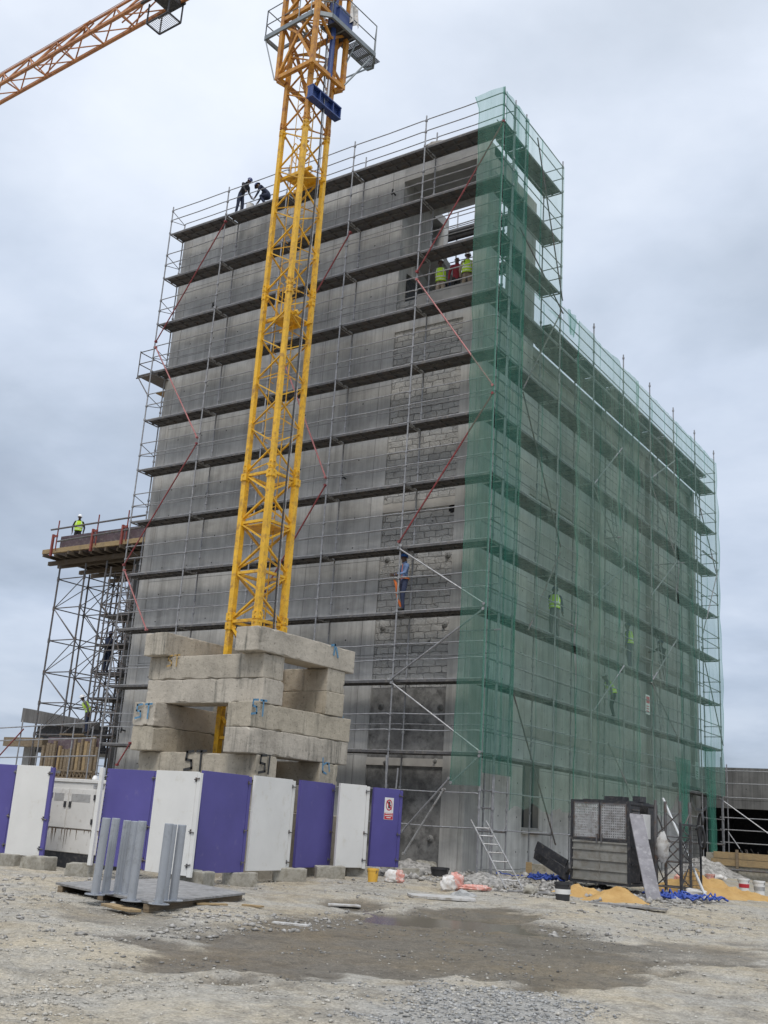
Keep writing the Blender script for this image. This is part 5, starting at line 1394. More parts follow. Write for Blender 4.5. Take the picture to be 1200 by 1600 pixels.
bag(1120, 1376, M['cloth_white'], .3, .15, .12, .2, 'white sack on the earth mound behind the red bucket', 8)
bag(828, 1397, M['foot_block'], .15, .13, .14, .2, 'dark round lump of set mortar in front of the ladder foot', 9, 'mortar lump')
def sheet(u, v, mat, w_, d_, t, rz, label, name, cat, seed, lift=.02):
    p = onG(u, v); g_ = float(gzs(p.x, p.y)[0])+lift; b = MB(); c_, s_ = math.cos(rz), math.sin(rz)
    rng = random.Random(seed); pts = []
    for a, bb in ((-1, -1), (0, -1.05), (1, -.9), (1.05, 0), (.95, 1), (0, 1), (-1, .95), (-1.04, .1)):
        x, y = a*w_/2*(1+rng.uniform(-.08, .08)), bb*d_/2*(1+rng.uniform(-.1, .1)); pts.append((p.x+c_*x-s_*y, p.y+s_*x+c_*y, g_))
    b.slab(pts, (0, 0, t)); return tag(b.build(name, mat, bevel=.005), label, cat)
sheet(690, 1402, M['tile'], 1.3, .8, .05, .65, 'pale broken slab lying flat in the mud', 'concrete_slab', 'slab', 1)
sheet(538, 1412, M['tile'], .55, .25, .03, .7, 'small pale tile lying in the mud by the puddle', 'concrete_slab', 'slab', 2)
sheet(735, 1377, M['tile'], 1.1, .5, .05, .6, 'pale slab at the foot of the nearest scaffold standards', 'concrete_slab', 'slab', 3)
sheet(842, 1397, M['ply_grey'], 1.5, .25, .04, .75, 'narrow grey board under the ladder foot', 'timber_board', 'board', 4)
sheet(980, 1418, M['ply_grey'], 1.6, .2, .04, .1, 'grey board edging the front of the orange sand', 'timber_board', 'board', 5)
def tangle(u, v, mat, label, r, n, name, cat, seed, w_=.014):
    p = onG(u, v); g_ = float(gzs(p.x, p.y)[0]); rng = random.Random(seed); b = MB()
    for k in range(n):
        a = rng.uniform(0, 6.28); c0 = Vector((p.x+rng.gauss(0, r*.5), p.y+rng.gauss(0, r*.5), g_+.03)); pts = []
        for i in range(9):
            a += rng.uniform(-.9, .9); c0 = c0+Vector((math.cos(a)*r*.22, math.sin(a)*r*.22, 0)); pts.append(Vector((c0.x, c0.y, g_+.03+abs(rng.gauss(0, .06)))))
        b.path(pts, w_, 5)
    return tag(b.build(name, mat, smooth=True), label, cat)
tangle(862, 1377, M['rope_blue'], 'tangled blue rope heap on rubble by the dark boards', .38, 26, 'blue_rope', 'rope', 1, .022)
tangle(820, 1378, M['rope_blue'], 'loose blue rope strands between the ladder and the rope heap', .5, 5, 'blue_rope', 'rope', 2)
tangle(1068, 1408, M['rope_blue'], 'crumpled blue net bundle under the lying cement bag', .42, 34, 'blue_netting', 'netting', 3, .026)
# ladder against the corner standards
q = onG(805, 1391); tt = onY(752, 1290, -.05)
ld = thing('ladder', 'aluminium ladder leaning on the nearest scaffold corner', 'ladder', q)
b = MB(); ax2 = (tt-q); sd2 = Vector((.83, .56, 0))*.2
rl_ = MB()
for s_ in (-1, 1): rl_.bar(q+sd2*s_, tt+sd2*s_+ax2*.08, .03, .07, up=(.5, -.8, 0))
rl_.build('stile', M['deck_edge'], ld)
for i in range(1, 8): t_ = i/7.3; b.tube(q+ax2*t_-sd2, q+ax2*t_+sd2, .017, 6)
b.build('rung', M['deck_edge'], ld)
# dark boards dumped beside the cage
GD = 'dark boards dumped beside the hoist cage'
for k, (a, c, lab) in enumerate((((838,1322),(885,1352),'thin dark board sticking up highest beside the hoist cage'), ((836,1333),(888,1368),'dark steel-edged board, lower of the slanting pair by the cage'), ((868,1386),(890,1352),'short dark board standing on edge against the slanting pair'))):
    p, q = onY(a[0], a[1], 1.1+.25*k), onY(c[0], c[1], .9-.3*k); b = MB(); b.bar(p, q, .05, .28 if k < 2 else .16, up=(0, 0, 1)); tag(b.build('dark_board', BK, bevel=.004), lab, 'board', GD)
kb = MB(); p = onG(820, 1366); kb.box(p.x, p.x+2.2, p.y+.3, p.y+.55, -.4, .22); tag(kb.build('kerb_beam', M['foot_block'], bevel=.02), 'low concrete ground beam along the foot of the side wall', 'beam')
yt = MB(); p = onG(826, 1368); yt.box(p.x-.09, p.x+.09, p.y-.02, p.y+.02, -.2, .28); tag(yt.build('timber_stake', M['wood_h'], bevel=.006), 'short yellowish timber stake standing before the ground beam', 'stake')
for (u, v, s_, lab) in ((664,1362,.3,'grey concrete lump against the wall foot, left of the mortar tub'), (705,1360,.26,'pale concrete lump right of the mortar tub'), (610,1363,.28,'brick-sized rubble lump behind the yellow container')):
    bag(u, v, M['foot_block'], s_, s_*.8, s_*.7, random.uniform(0, 2), lab, s_*100, 'rubble lump').name = 'rubble_lump'
# loose tubes standing behind the last panel
for u0, v0, u1, v1, lab in ((604,1180,602,1290,'thin tube standing upright behind the signed panel'), (622,1200,613,1290,'slanting tube behind the signed purple panel')):
    a, c = onY(u0, v0, -.25), onY(u1, v1, -.3); b = MB(); b.tube(a, c, .024, 6); c2_ = Vector((c.x, c.y, -.2)); b.tube(c, c2_, .024, 6); tag(b.build('loose_tube', G_), lab, 'tube')

# weeds in the generator gap, a bag left on the top deck
wd = MB(); rng = random.Random(3); c = onG(88, 1351)
for i in range(150):
    a = rng.uniform(0, 6.28); x, y = c.x+rng.gauss(0, .35), c.y+rng.gauss(0, .15); h = rng.uniform(.05, .16); g_ = float(gzs(x, y)[0]); d = Vector((math.cos(a), math.sin(a), 0))
    wd.add([(x-d.y*.012, y+d.x*.012, g_), (x+d.y*.012, y-d.x*.012, g_), (x+d.x*h*.5, y+d.y*h*.5, g_+h)], [(0, 1, 2)])
wo_ = wd.build('weeds', simple('weed_green', (.06, .13, .025), .8, var=.3, scale=9)); wo_['kind'] = 'stuff'
bag(700, 1390, M['lintel'], .42, .22, .16, .2, 'pale sack lying on the top deck above the open room', 31).location = (-2.6, .36, LV(12)+.05)

# ================================================================== LOW BUILDING ON THE RIGHT
low = thing('low_concrete_building', 'low unfinished concrete building with a deep dark opening, far right', 'building', (6, 24, -.3))
yw = 24.0
zt_ = onY(1165, 1200, yw).z; zo = onY(1165, 1264, yw).z
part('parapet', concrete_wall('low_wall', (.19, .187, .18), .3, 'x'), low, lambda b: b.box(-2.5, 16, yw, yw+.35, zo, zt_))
part('slab', M['soffit'], low, lambda b: b.box(-2.5, 16, yw+.35, yw+9, zo+.25, zo+.55))
part('back_wall', M['black'], low, lambda b: (b.box(-2.5, 16, yw+9, yw+9.3, -.5, zo+.25), b.box(-2.8, -2.5, yw, yw+9, -.5, zo+.25)))  # interior walls coloured near-black to stand in for shade in the opening
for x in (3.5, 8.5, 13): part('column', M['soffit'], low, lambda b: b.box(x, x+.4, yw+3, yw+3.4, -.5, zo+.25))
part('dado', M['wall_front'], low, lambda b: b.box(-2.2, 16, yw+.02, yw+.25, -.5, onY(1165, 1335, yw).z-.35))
rs = thing('low_scaffold', 'low grey tube scaffold in front of the dark opening, far right', 'scaffold', (2, 22.6, -.2))
ya = 22.7
xs_ = [onY(1128, 1260, ya).x, onY(1134, 1260, ya+.73).x]
for k, (x, y) in enumerate(((xs_[0], ya), (xs_[0]+.05, ya+.73), (xs_[0]+3, ya), (xs_[0]+3.05, ya+.73), (xs_[0]+6, ya), (xs_[0]+6, ya+.73))):
    part('standard', G_, rs, lambda b: b.tube((x, y, -.2), (x, y, zt_+(.1 if k else .35)), .027, 7))
rb2 = MB()
for v in (1205, 1225, 1247, 1279, 1298, 1318):
    z = onY(1165, v, ya).z; rb2.tube((xs_[0]-.1, ya, z), (xs_[0]+6.2, ya, z), .024, 6); rb2.tube((xs_[0], ya, z), (xs_[0]+.05, ya+.73, z), .02, 6)
rb2.build('guard_rail', G_, rs)
p, q = onY(1124, 1247, ya-.06), onY(1200, 1302, ya-.06); part('brace', G_, rs, lambda b: b.tube(p, p+(q-p)*1.7, .027, 6))
p, q = onY(1138, 1300, ya-.06), onY(1156, 1326, ya-.06); part('brace', G_, rs, lambda b: b.tube(p, q, .024, 6))
# boarded ledge in front
yb = 17.0
zb0, zb1 = onY(1150, 1354, yb).z, onY(1150, 1332, yb).z
x0 = onY(1111, 1340, yb).x
lg = thing('boarded_ledge', 'low ledge of rough timber shuttering boards below the far right scaffold', 'formwork', (x0, yb, -.3))
for k in range(2):
    z0_ = zb0+(zb1-zb0)*k*.5; part('shutter_board', M['wood_h'], lg, lambda b: b.box(x0+.1*k, x0+5.5, yb, yb+.04, z0_+.01, z0_+(zb1-zb0)*.5-.005), bevel=.004)
part('soldier', M['wood'], lg, lambda b: b.box(x0+.95, x0+1.05, yb-.07, yb-.002, zb0-.1, zb1+.1))
part('ledge_concrete', M['foot_block'], lg, lambda b: b.box(x0-.2, x0+5.6, yb+.05, yb+3.5, -.5, zb1-.06))
part('waler', M['galv_dark'], lg, lambda b: b.tube((x0, yb-.1, zb0-.12), (x0+5.5, yb-.1, zb0-.12), .04, 8))
rebar = MB()
for i in range(40):
    x = x0+1+random.random()*4.2; rebar.tube((x, yb+.3+random.random()*.5, zb1-.1), (x+random.uniform(-.15, .15), yb+.4, zb1+random.uniform(.05, .16)), .012, 4)
rebar.build('starter_bar', M['galv_dark'], lg)
# duct and pipes on the far end of the side wall
dp = MB(); p, q = onX(1053, 1227, -.5), onX(1098, 1237, -.5); dp.bar(p, q, .16, .22); tag(dp.build('cable_tray', M['black']), 'dark tray with a pale lip running along the wall behind the torn net', 'cable tray')
dp = MB(); pts = [onX(u, v, -.7) for u, v in ((1080, 1238), (1081, 1256), (1086, 1265), (1096, 1267), (1104, 1262))]; dp.path(pts, .07, 8); tag(dp.build('drain_pipe', M['galv'], smooth=True), 'bent grey drain pipe low on the wall under the torn net', 'pipe')
# signs seen through the net
for (u, v, lab) in ((1012, 1101, 'white and red safety notice behind the green net, mid height'), (1089, 1204, 'pale notice low behind the net near the hanging tails')):
    c = onX(u, v, .02 if u < 1050 else -.6); b = MB(); b.box(c.x-.01, c.x+.01, c.y-.22, c.y+.22, c.z-.36, c.z+.36)
    s_ = thing('safety_notice', lab, 'sign', c); b.build('notice_board', M['white'], s_)
    r_ = MB(); zz_ = c.z+.2
    if u < 1050: r_.box(c.x+.0105, c.x+.013, c.y-.17, c.y+.17, c.z+.05, c.z+.3)
    for k in range(3): r_.box(c.x+.0105, c.x+.012, c.y-.17, c.y+.12, c.z-.08-.09*k, c.z-.045-.09*k)
    r_.build('notice_mark', M['sign_red'] if u < 1050 else M['black'], s_)

# ================================================================== LEFT: HIGH FORMWORK DECK ON SHORING
yp = 7.0
pA = onY(65, 868, yp); xR = -16.5; zP = pA.z
fd = thing('formwork_deck', 'high timber formwork deck with red guard posts on tall shoring, far left', 'formwork deck', (pA.x, yp, zP))
dp_ = 5.0
part('edge_beam', M['wood_h'], fd, lambda b: b.box(pA.x, xR, yp, yp+.14, zP+.06, zP+.29), bevel=.01)
part('deck_board', M['plum'], fd, lambda b: b.box(pA.x+.05, xR, yp+.145, yp+dp_, zP+.22, zP+.30))
part('toe_board', M['plum'], fd, lambda b: (b.box(pA.x+1.0, xR, yp+.25, yp+.3, zP+.301, zP+.95), b.box(pA.x+.95, pA.x+1.0, yp+.25, yp+dp_-.3, zP+.301, zP+.95)))
for i in range(20):
    x = pA.x+.4+i*.6; part('joist', M['wood_shaded'], fd, lambda b: b.box(x, x+.12, yp-.25+.2*(i % 3), yp+dp_+.2, zP-.16, zP-.002))
for y in (yp+.6, yp+1.2, yp+2.6, yp+3.4, yp+4.6): part('girder', M['wood_shaded'], fd, lambda b: b.box(pA.x-.2, xR, y, y+.16, zP-.36, zP-.163))
for k, u in enumerate((83, 144, 190)):
    x = onY(u, 850, yp).x; m_ = MB()
    m_.box(x-.055, x+.055, yp-.10, yp-.003, zP-.1, zP+1.0); m_.tube((x+.25, yp-.02, zP+.2), (x+.25, yp-.02, zP+1.7), .032, 8); m_.box(x-.05, x+.32, yp-.08, yp-.02, zP+.85, zP+.95)
    m_.build('guard_post', simple('orange_red_post', (.24, .055, .04), .55, var=.3, scale=4) if k == 0 else bpy.data.materials['orange_red_post'], fd)
gr2 = MB()
for (a, c) in (((80,828),(214,807)), ((90,846),(214,825))):
    p, q = onY(*a, yp-.05), onY(*c, yp-.05); gr2.tube(p, q+(q-p)*.1, .045, 7)
gr2.build('guard_rail', M['galv_dark'], fd)
cs = MB()
for i in range(3): cs.box(-23.6+i*.3, -18.2, yp+1.2+.02*i, yp+3.2, zP+.3+.45*i, zP+.3+.45*(i+1)-.02)
p = onY(172, 824, yp+2); tag(cs.build('block_stack', M['foot_block'], bevel=.02), 'grey concrete lumps piled on the high formwork deck', 'concrete pile')
# shoring tower
sh = thing('shoring_tower', 'tall lattice shoring frames carrying the high formwork deck, far left', 'shoring', (-26, 8.5, -.3))
GD_ = M['galv_dark']
legx = [onY(92, 900, yp+.7).x]; legx += [legx[0]+1.9, legx[0]+3.4, legx[0]+5.3, legx[0]+7.0]
rows = (yp+.7, yp+2.6, yp+4.6)
zlev = [onY(95, v, yp+.7).z for v in (905, 950, 1000, 1050, 1098, 1148)]
for y in rows:
    for x in legx:
        b = MB(); b.tube((x, y, -.3), (x, y, zP-.43), .045, 7)
        for z in zlev: b.tube((x, y, z-.1), (x, y, z+.1), .065, 7)
        b.tube((x, y, zP-.9), (x, y, zP-.43), .03, 6); b.build('leg', GD_, sh)
for z in zlev:
    lg_ = MB()
    for y in rows:
        for i in range(len(legx)-1):
            if i != 1: lg_.tube((legx[i], y, z), (legx[i+1], y, z), .03, 5)
    for x in legx:
        for j in range(2): lg_.tube((x, rows[j], z), (x, rows[j+1], z), .03, 5)
    lg_.build('ledger', GD_, sh)
for k in range(len(zlev)-1):
    dg_ = MB()
    za, zc = zlev[k], zlev[k+1]
    for y in rows:
        for i in (0, 2, 3): a, c = (legx[i], legx[i+1]) if (k+i) % 2 else (legx[i+1], legx[i]); dg_.tube((a, y, za), (c, y, zc), .024, 5); 
    for x in legx:
        for j in range(2): a, c = (rows[j], rows[j+1]) if (k+j) % 2 else (rows[j+1], rows[j]); dg_.tube((x, a, za), (x, c, zc), .024, 5)
    dg_.build('diagonal', GD_, sh)
# access tower with landings close to the building
at_ = thing('access_tower', 'dense dark access scaffold squeezed between shoring and pale building end', 'scaffold', (-20, 6, -.3))
ax_ = [onY(158, 1000, 5.5).x, onY(178, 1000, 5.5).x, onY(196, 1000, 5.5).x]
for y in (5.5, 6.7):
    for x in ax_: part('standard', GD_, at_, lambda b: b.tube((x, y, -.3), (x, y, 11.2), .04, 6))
for v in (962, 1008, 1052, 1092, 1150):
    z = onY(175, v, 5.5).z
    part('landing', M['black'], at_, lambda b: b.box(ax_[0]-.3, ax_[2]+.1, 5.55, 6.65, z, z+.08))
    b = MB()
    for y in (5.5, 6.7):
        for dz in (0, .55, 1.0): b.tube((ax_[0]-.1, y, z+dz), (ax_[2], y, z+dz), .025, 5)
    b.tube((ax_[0], 5.5, z), (ax_[1], 5.5, z+2), .022, 5); b.tube((ax_[1], 5.5, z+2), (ax_[2], 5.5, z), .022, 5); b.tube((ax_[0], 6.7, z), (ax_[2], 6.7, z+2), .022, 5)
    b.build('guard_rail', GD_, at_)
ladder(at_, ax_[1]-.3, 6.0, .2, 10.5, 0, .4, 'x', GD_)
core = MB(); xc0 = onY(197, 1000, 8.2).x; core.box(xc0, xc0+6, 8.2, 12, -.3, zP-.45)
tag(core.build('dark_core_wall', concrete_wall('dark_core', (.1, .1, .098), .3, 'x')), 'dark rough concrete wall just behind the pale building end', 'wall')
# low slab with upstand beam, and vertical timber shuttering
pB = onY(36, 1106, 9); pC = onY(117, 1124, 9)
lb_ = thing('raised_slab', 'dark concrete slab edge with upstand beam behind the shoring legs, far left', 'slab', (pB.x, 9, pB.z))
zB = onY(36, 1128, 9).z
part('upstand_beam', concrete_wall('upstand', (.17, .165, .16), .3, 'x', False), lb_, lambda b: b.slab([(pB.x, 9, zB), (pC.x+1.2, 9, zB-.3), (pC.x+1.2, 9, pC.z-.1), (pB.x, 9, pB.z)], (0, .5, 0)))
part('slab_soffit', M['black'], lb_, lambda b: b.box(pB.x+.1, pC.x+1.5, 9.5, 13, zB-1.4, zB-1.1))  # underside coloured black for the shade below the slab
part('slab_edge', M['wood'], lb_, lambda b: b.box(onY(5, 1160, 8.6).x, onY(66, 1160, 8.6).x, 8.6, 9.0, onY(30, 1166, 8.6).z, onY(30, 1152, 8.6).z))
part('support_post', M['soffit'], lb_, lambda b: [b.box(x, x+.5, 9.2, 9.7, -.3, zB-1.1) for x in (pB.x+.3, pB.x+2.6, pC.x-.2)])
part('shade_sheet', M['black'], lb_, lambda b: b.box(pB.x+.4, pC.x+1.4, 9.75, 9.9, zB-1.1, zB-.1))  # added black sheet standing in for the shade below the beam
yf_ = 4.0
tf = thing('timber_shuttering', 'upright rough timber shuttering posts beside the pale building end, far left', 'formwork', (onY(65, 1180, yf_).x, yf_, -.3))
rng = random.Random(12)
u = 66
while u < 150:
    a, c = onY(u, 1180, yf_), onY(u+rng.uniform(3.0, 4.6), 1180, yf_)
    top = onY(u, rng.uniform(1150, 1172), yf_).z; m_ = rng.choice(['wood', 'wood_h', 'wood'])
    b = MB(); yy = yf_+rng.uniform(-.12, 0); b.box(a.x, c.x, yy, yy+.1, -.3, top); b.build('upright', M[m_], tf)
    u += rng.uniform(4.2, 7)
part('shutter_sheet', M['plum'], tf, lambda b: b.box(onY(68, 1180, yf_).x, onY(149, 1180, yf_).x, yf_+.12, yf_+.16, -.3, onY(100, 1152, yf_).z))
lz = onY(110, 1207, yf_-.2).z
lw = MB(); xa, xb = onY(88, 1200, yf_-.2).x, onY(146, 1200, yf_-.2).x
for dz in (0, .28): lw.box(xa, xb, yf_-.25, yf_-.15, lz-.25+dz, lz-.18+dz)
n = 10
for i in range(n): lw.bar((xa+(xb-xa)*i/n, yf_-.2, lz-.2), (xa+(xb-xa)*(i+.5)/n, yf_-.2, lz+.06), .04); lw.bar((xa+(xb-xa)*(i+.5)/n, yf_-.2, lz+.06), (xa+(xb-xa)*(i+1)/n, yf_-.2, lz-.2), .04)
lw.build('lattice_girder', M['wood'], tf)
# low scaffold running on to the left
ls = thing('left_low_scaffold', 'low tube scaffold running left from the big facade scaffold above the fence', 'scaffold', (-19, 0, -.2))
ls.name = 'low_scaffold'
for k, (u, v0) in enumerate(((36, 1125), (65, 1130), (118, 1122), (146, 1135))):
    a = onY(u, v0, .0 if k != 1 else .73); part('standard', G_, ls, lambda b: b.tube((a.x, a.y, -.2), (a.x, a.y, a.z), .027, 6))
for a, c in (((-25,1139),(150,1129)), ((-25,1158),(150,1153)), ((-25,1184),(150,1181))):
    p, q = onY(*a, -.03), onY(*c, -.03); part('guard_rail', G_, ls, lambda b: b.tube(p, q, .024, 6))
p, q = onY(-4, 1184, -.06), onY(37, 1139, -.06); part('brace', RD, ls, lambda b: b.tube(p, q, .026, 6))
a = onY(55, 1203, -.9); b = MB(); p, q = onY(56, 1203, -.6), onY(91, 1206, -.6); b.bar(p, q, .2, .09); tag(b.build('loose_beam', M['deck_edge']), 'short grey plank end showing just above the white panel, far left', 'plank')

# ================================================================== PEOPLE
SKIN = simple('skin', (.085, .048, .032), .6, var=.1)
def cloth(name, col): return simple('cloth_'+name, col, .85, var=.25, scale=9)
CL = dict(navy=cloth('navy', (.02, .028, .06)), black=cloth('black', (.018, .018, .02)), blue=cloth('blue', (.16, .24, .42)), grey=cloth('grey', (.13, .13, .13)), beige=cloth('beige', (.34, .28, .22)),
          red=cloth('red', (.22, .02, .03)), khaki=cloth('khaki', (.25, .2, .15)), white=cloth('white', (.55, .55, .55)), denim=cloth('denim', (.03, .04, .085)), boot=cloth('boot', (.03, .025, .02)))
HV = simple('hi_vis', (.50, .78, .03), .7, var=.12, scale=6); OR_ = simple('hi_vis_orange', (.62, .15, .025), .7, var=.12, scale=6); TAPE = simple('reflective_tape', (.7, .7, .68), .35, var=.1)
HM = dict(white=simple('helmet_white', (.7, .7, .7), .35, var=.05), blue=simple('helmet_blue', (.03, .10, .30), .35, var=.05), navy=simple('helmet_navy', (.02, .03, .12), .35, var=.05))
def base_pose():
    """joint name -> position (x right, y forward, z up), radius, for a 1.75 m figure"""
    return {'pelvis': (0, 0, .95), 'waist': (0, 0, 1.08), 'chest': (0, .0, 1.28), 'upper': (0, -.005, 1.42), 'neck': (0, .0, 1.50), 'jaw': (0, .025, 1.57), 'skull': (0, .012, 1.66), 'crown': (0, .005, 1.72),
            'shL': (-.17, 0, 1.42), 'elL': (-.235, -.02, 1.15), 'wrL': (-.25, .06, .91), 'haL': (-.25, .08, .84), 'shR': (.17, 0, 1.42), 'elR': (.235, -.02, 1.15), 'wrR': (.25, .06, .91), 'haR': (.25, .08, .84),
            'hipL': (-.09, 0, .90), 'knL': (-.105, .025, .50), 'anL': (-.11, -.02, .10), 'toL': (-.12, .15, .035), 'hipR': (.09, 0, .90), 'knR': (.105, .025, .50), 'anR': (.11, -.02, .10), 'toR': (.12, .15, .035)}
RADII = {'pelvis': (.15, .11), 'waist': (.135, .10), 'chest': (.16, .115), 'upper': (.12, .10), 'neck': (.055, .055), 'jaw': (.06, .07), 'skull': (.078, .095), 'crown': (.055, .07), 'sh': (.068, .068), 'el': (.046, .046), 'wr': (.034, .034), 'ha': (.042, .024), 'hip': (.095, .095), 'kn': (.065, .065), 'an': (.048, .052), 'to': (.045, .035)}
BONES = [('pelvis','waist'),('waist','chest'),('chest','upper'),('upper','neck'),('neck','jaw'),('jaw','skull'),('skull','crown'),('upper','shL'),('shL','elL'),('elL','wrL'),('wrL','haL'),('upper','shR'),('shR','elR'),('elR','wrR'),('wrR','haR'),
         ('pelvis','hipL'),('hipL','knL'),('knL','anL'),('anL','toL'),('pelvis','hipR'),('hipR','knR'),('knR','anR'),('anR','toR')]
def poser(bend=0, squat=0, armL=None, armR=None, stride=0, turn=0, headdown=0):
    J_ = {k: Vector(v) for k, v in base_pose().items()}
    if squat:
        for s in 'LR':
            J_['kn'+s] += Vector((0, .22*squat, -.02*squat)); 
        dz = -.42*squat
        for k in J_:
            if k[:2] not in ('kn', 'an', 'to'): J_[k] += Vector((0, -.08*squat, dz))
    if stride:
        for s, g in (('L', 1), ('R', -1)):
            J_['kn'+s].y += .13*g*stride; J_['an'+s].y += .2*g*stride; J_['to'+s].y += .2*g*stride
    if bend:
        piv = J_['pelvis'].copy(); rot_ = Matrix.Rotation(-bend, 3, 'X')
        for k in ('waist','chest','upper','neck','jaw','skull','crown','shL','elL','wrL','haL','shR','elR','wrR','haR'):
            f = .55 if k == 'waist' else 1
            J_[k] = piv+Matrix.Rotation(-bend*f, 3, 'X') @ (J_[k]-piv)
    for s, tgt in (('L', armL), ('R', armR)):
        if tgt is not None:       # elbow and wrist given relative to the shoulder
            J_['el'+s] = J_['sh'+s]+Vector(tgt[0]); J_['wr'+s] = J_['el'+s]+Vector(tgt[1]); J_['ha'+s] = J_['wr'+s]+Vector(tgt[1]).normalized()*.085
    if headdown:
        piv = J_['neck'].copy()
        for k in ('jaw','skull','crown'): J_[k] = piv+Matrix.Rotation(-headdown, 3, 'X') @ (J_[k]-piv)
    return J_
def person(loc, facing, label, J_, shirt, trousers, vest=None, helmet=None, scale=1.0, harness=None, skin=None):
    names = list(J_); idx = {n: i for i, n in enumerate(names)}
    me = bpy.data.meshes.new('figure'); me.from_pydata([tuple(J_[n]) for n in names], [(idx[a], idx[b]) for a, b in BONES], [])
    tmp = bpy.data.objects.new('figure_tmp', me); C.objects.link(tmp)
    sk = tmp.modifiers.new('skin', 'SKIN'); sk.use_smooth_shade = True; sk.branch_smoothing = .3
    for i, n in enumerate(names):
        r = RADII.get(n) or RADII[n[:-1]]
        me.skin_vertices[0].data[i].radius = r
        me.skin_vertices[0].data[i].use_root = (n == 'pelvis')
    ss_ = tmp.modifiers.new('sub', 'SUBSURF'); ss_.levels = 2; ss_.render_levels = 2
    dg = bpy.context.evaluated_depsgraph_get(); dg.update()
    body = bpy.data.meshes.new_from_object(tmp.evaluated_get(dg))
    bpy.data.objects.remove(tmp)
    # hands: palm grows from the wrist chain, five bent fingers are merged in
    bm = bmesh.new(); bm.from_mesh(body)
    fb = MB()
    for s, g in (('L', 1), ('R', -1)):
        h = J_['ha'+s]; d = (J_['ha'+s]-J_['wr'+s]).normalized(); side = d.cross(Vector((1, 0, 0))).normalized() if abs(d.x) < .9 else Vector((0, 1, 0)); pal = d.cross(side)*g
        for k, ln in enumerate((.07, .08, .075, .06)):
            o_ = h+side*(-.027+.018*k)+d*.012; m1 = o_+d*ln*.55+pal*.012; m2 = m1+d*ln*.35+pal*.03
            fb.tube(o_, m1, .0095, 6, .0085); fb.tube(m1, m2, .0085, 6, .006)
        o_ = h-side*.036-d*.02; m1 = o_-side*.02+d*.03+pal*.012; fb.tube(o_, m1, .011, 6, .010); fb.tube(m1, m1+d*.028+pal*.012, .010, 6, .007)
    hd = J_['skull']; up_ = (J_['crown']-J_['jaw']).normalized(); fwd_ = up_.cross(Vector((1, 0, 0))).normalized()*-1
    if fwd_.y < 0 and abs(up_.z) > .5: fwd_ = -fwd_
    xr_ = Vector((1, 0, 0))
    # nose, brow, lips and ears
    fb.add([hd+fwd_*.088-up_*.0+xr_*.0, hd+fwd_*.08-up_*.045+xr_*.016, hd+fwd_*.08-up_*.045-xr_*.016, hd+fwd_*.115-up_*.042], [(0, 1, 3), (0, 3, 2), (1, 2, 3), (0, 2, 1)])
    for sx__ in (-1, 1):
        fb.obox(hd+xr_*sx__*.082-up_*.02, xr_*.009, fwd_*.018, up_*.03)
        fb.obox(hd+fwd_*.088+xr_*sx__*.032+up_*.012, xr_*.018, fwd_*.008, up_*.005)
    fb.obox(hd+fwd_*.078-up_*.078, xr_*.022, fwd_*.008, up_*.007)
    b0 = len(bm.verts); bm.verts.ensure_lookup_table()
    vs = [bm.verts.new(p) for p in fb.v]
    for f in fb.f:
        try: bm.faces.new([vs[i] for i in f])
        except ValueError: pass
    bm.to_mesh(body); bm.free()
    mats = [CL[shirt], CL[trousers], skin or SKIN, CL['boot']]
    for m_ in mats: body.materials.append(m_)
    segs = []
    for a, b_ in BONES:
        if a in ('jaw', 'skull', 'neck'): mi = 2
        elif a[:2] == 'wr': mi = 2
        elif a[:2] == 'an': mi = 3
        elif a[:3] == 'hip' or a[:2] == 'kn' or b_[:3] == 'hip': mi = 1
        else: mi = 0
        segs.append((J_[a], J_[b_], mi))
    torso = []
    for p in body.polygons:
        c = p.center; best = 1e9
        for (a, b_, mi) in segs:
            ab = b_-a; t_ = max(0, min(1, (c-a).dot(ab)/ab.length_squared)); dd = (c-a-ab*t_).length
            if mi == 2 and a == J_['neck']: dd += .02
            if dd < best: best, bi = dd, mi
        p.material_index = bi; p.use_smooth = True
    body.name = 'person'
    root = bpy.data.objects.new('person', body); C.objects.link(root)
    root.location = loc; root.rotation_euler = (0, 0, facing); root.scale = (scale,)*3
    tag(root, label, 'person')
    def child(b, name, mat, smooth=False):
        o = b.build(name, mat, root, smooth=smooth, local=True); return o
    if helmet:
        h = MB(); n = 14; c0 = hd+up_*.015; rings = []
        vs = []
        for j in range(6):
            t_ = j/5*PI/2; rr = math.cos(t_)
            for i in range(n):
                a = 2*PI*i/n; vs.append(c0+xr_*math.cos(a)*.105*rr+fwd_*math.sin(a)*.128*rr+up_*(math.sin(t_)*.115+.01))
        for i in range(n):
            a = 2*PI*i/n; k = 1.0+(.28 if math.sin(a) > .3 else .06); vs.append(c0+xr_*math.cos(a)*.118+fwd_*math.sin(a)*.128*k-up_*.0)
        fs_ = [(j*n+i, j*n+(i+1) % n, (j+1)*n+(i+1) % n, (j+1)*n+i) for j in range(5) for i in range(n)]
        fs_ += [(6*n+i, 6*n+(i+1) % n, (i+1) % n, i) for i in range(n)]
        h.add(vs, fs_); child(h, 'hard_hat', HM[helmet], True)
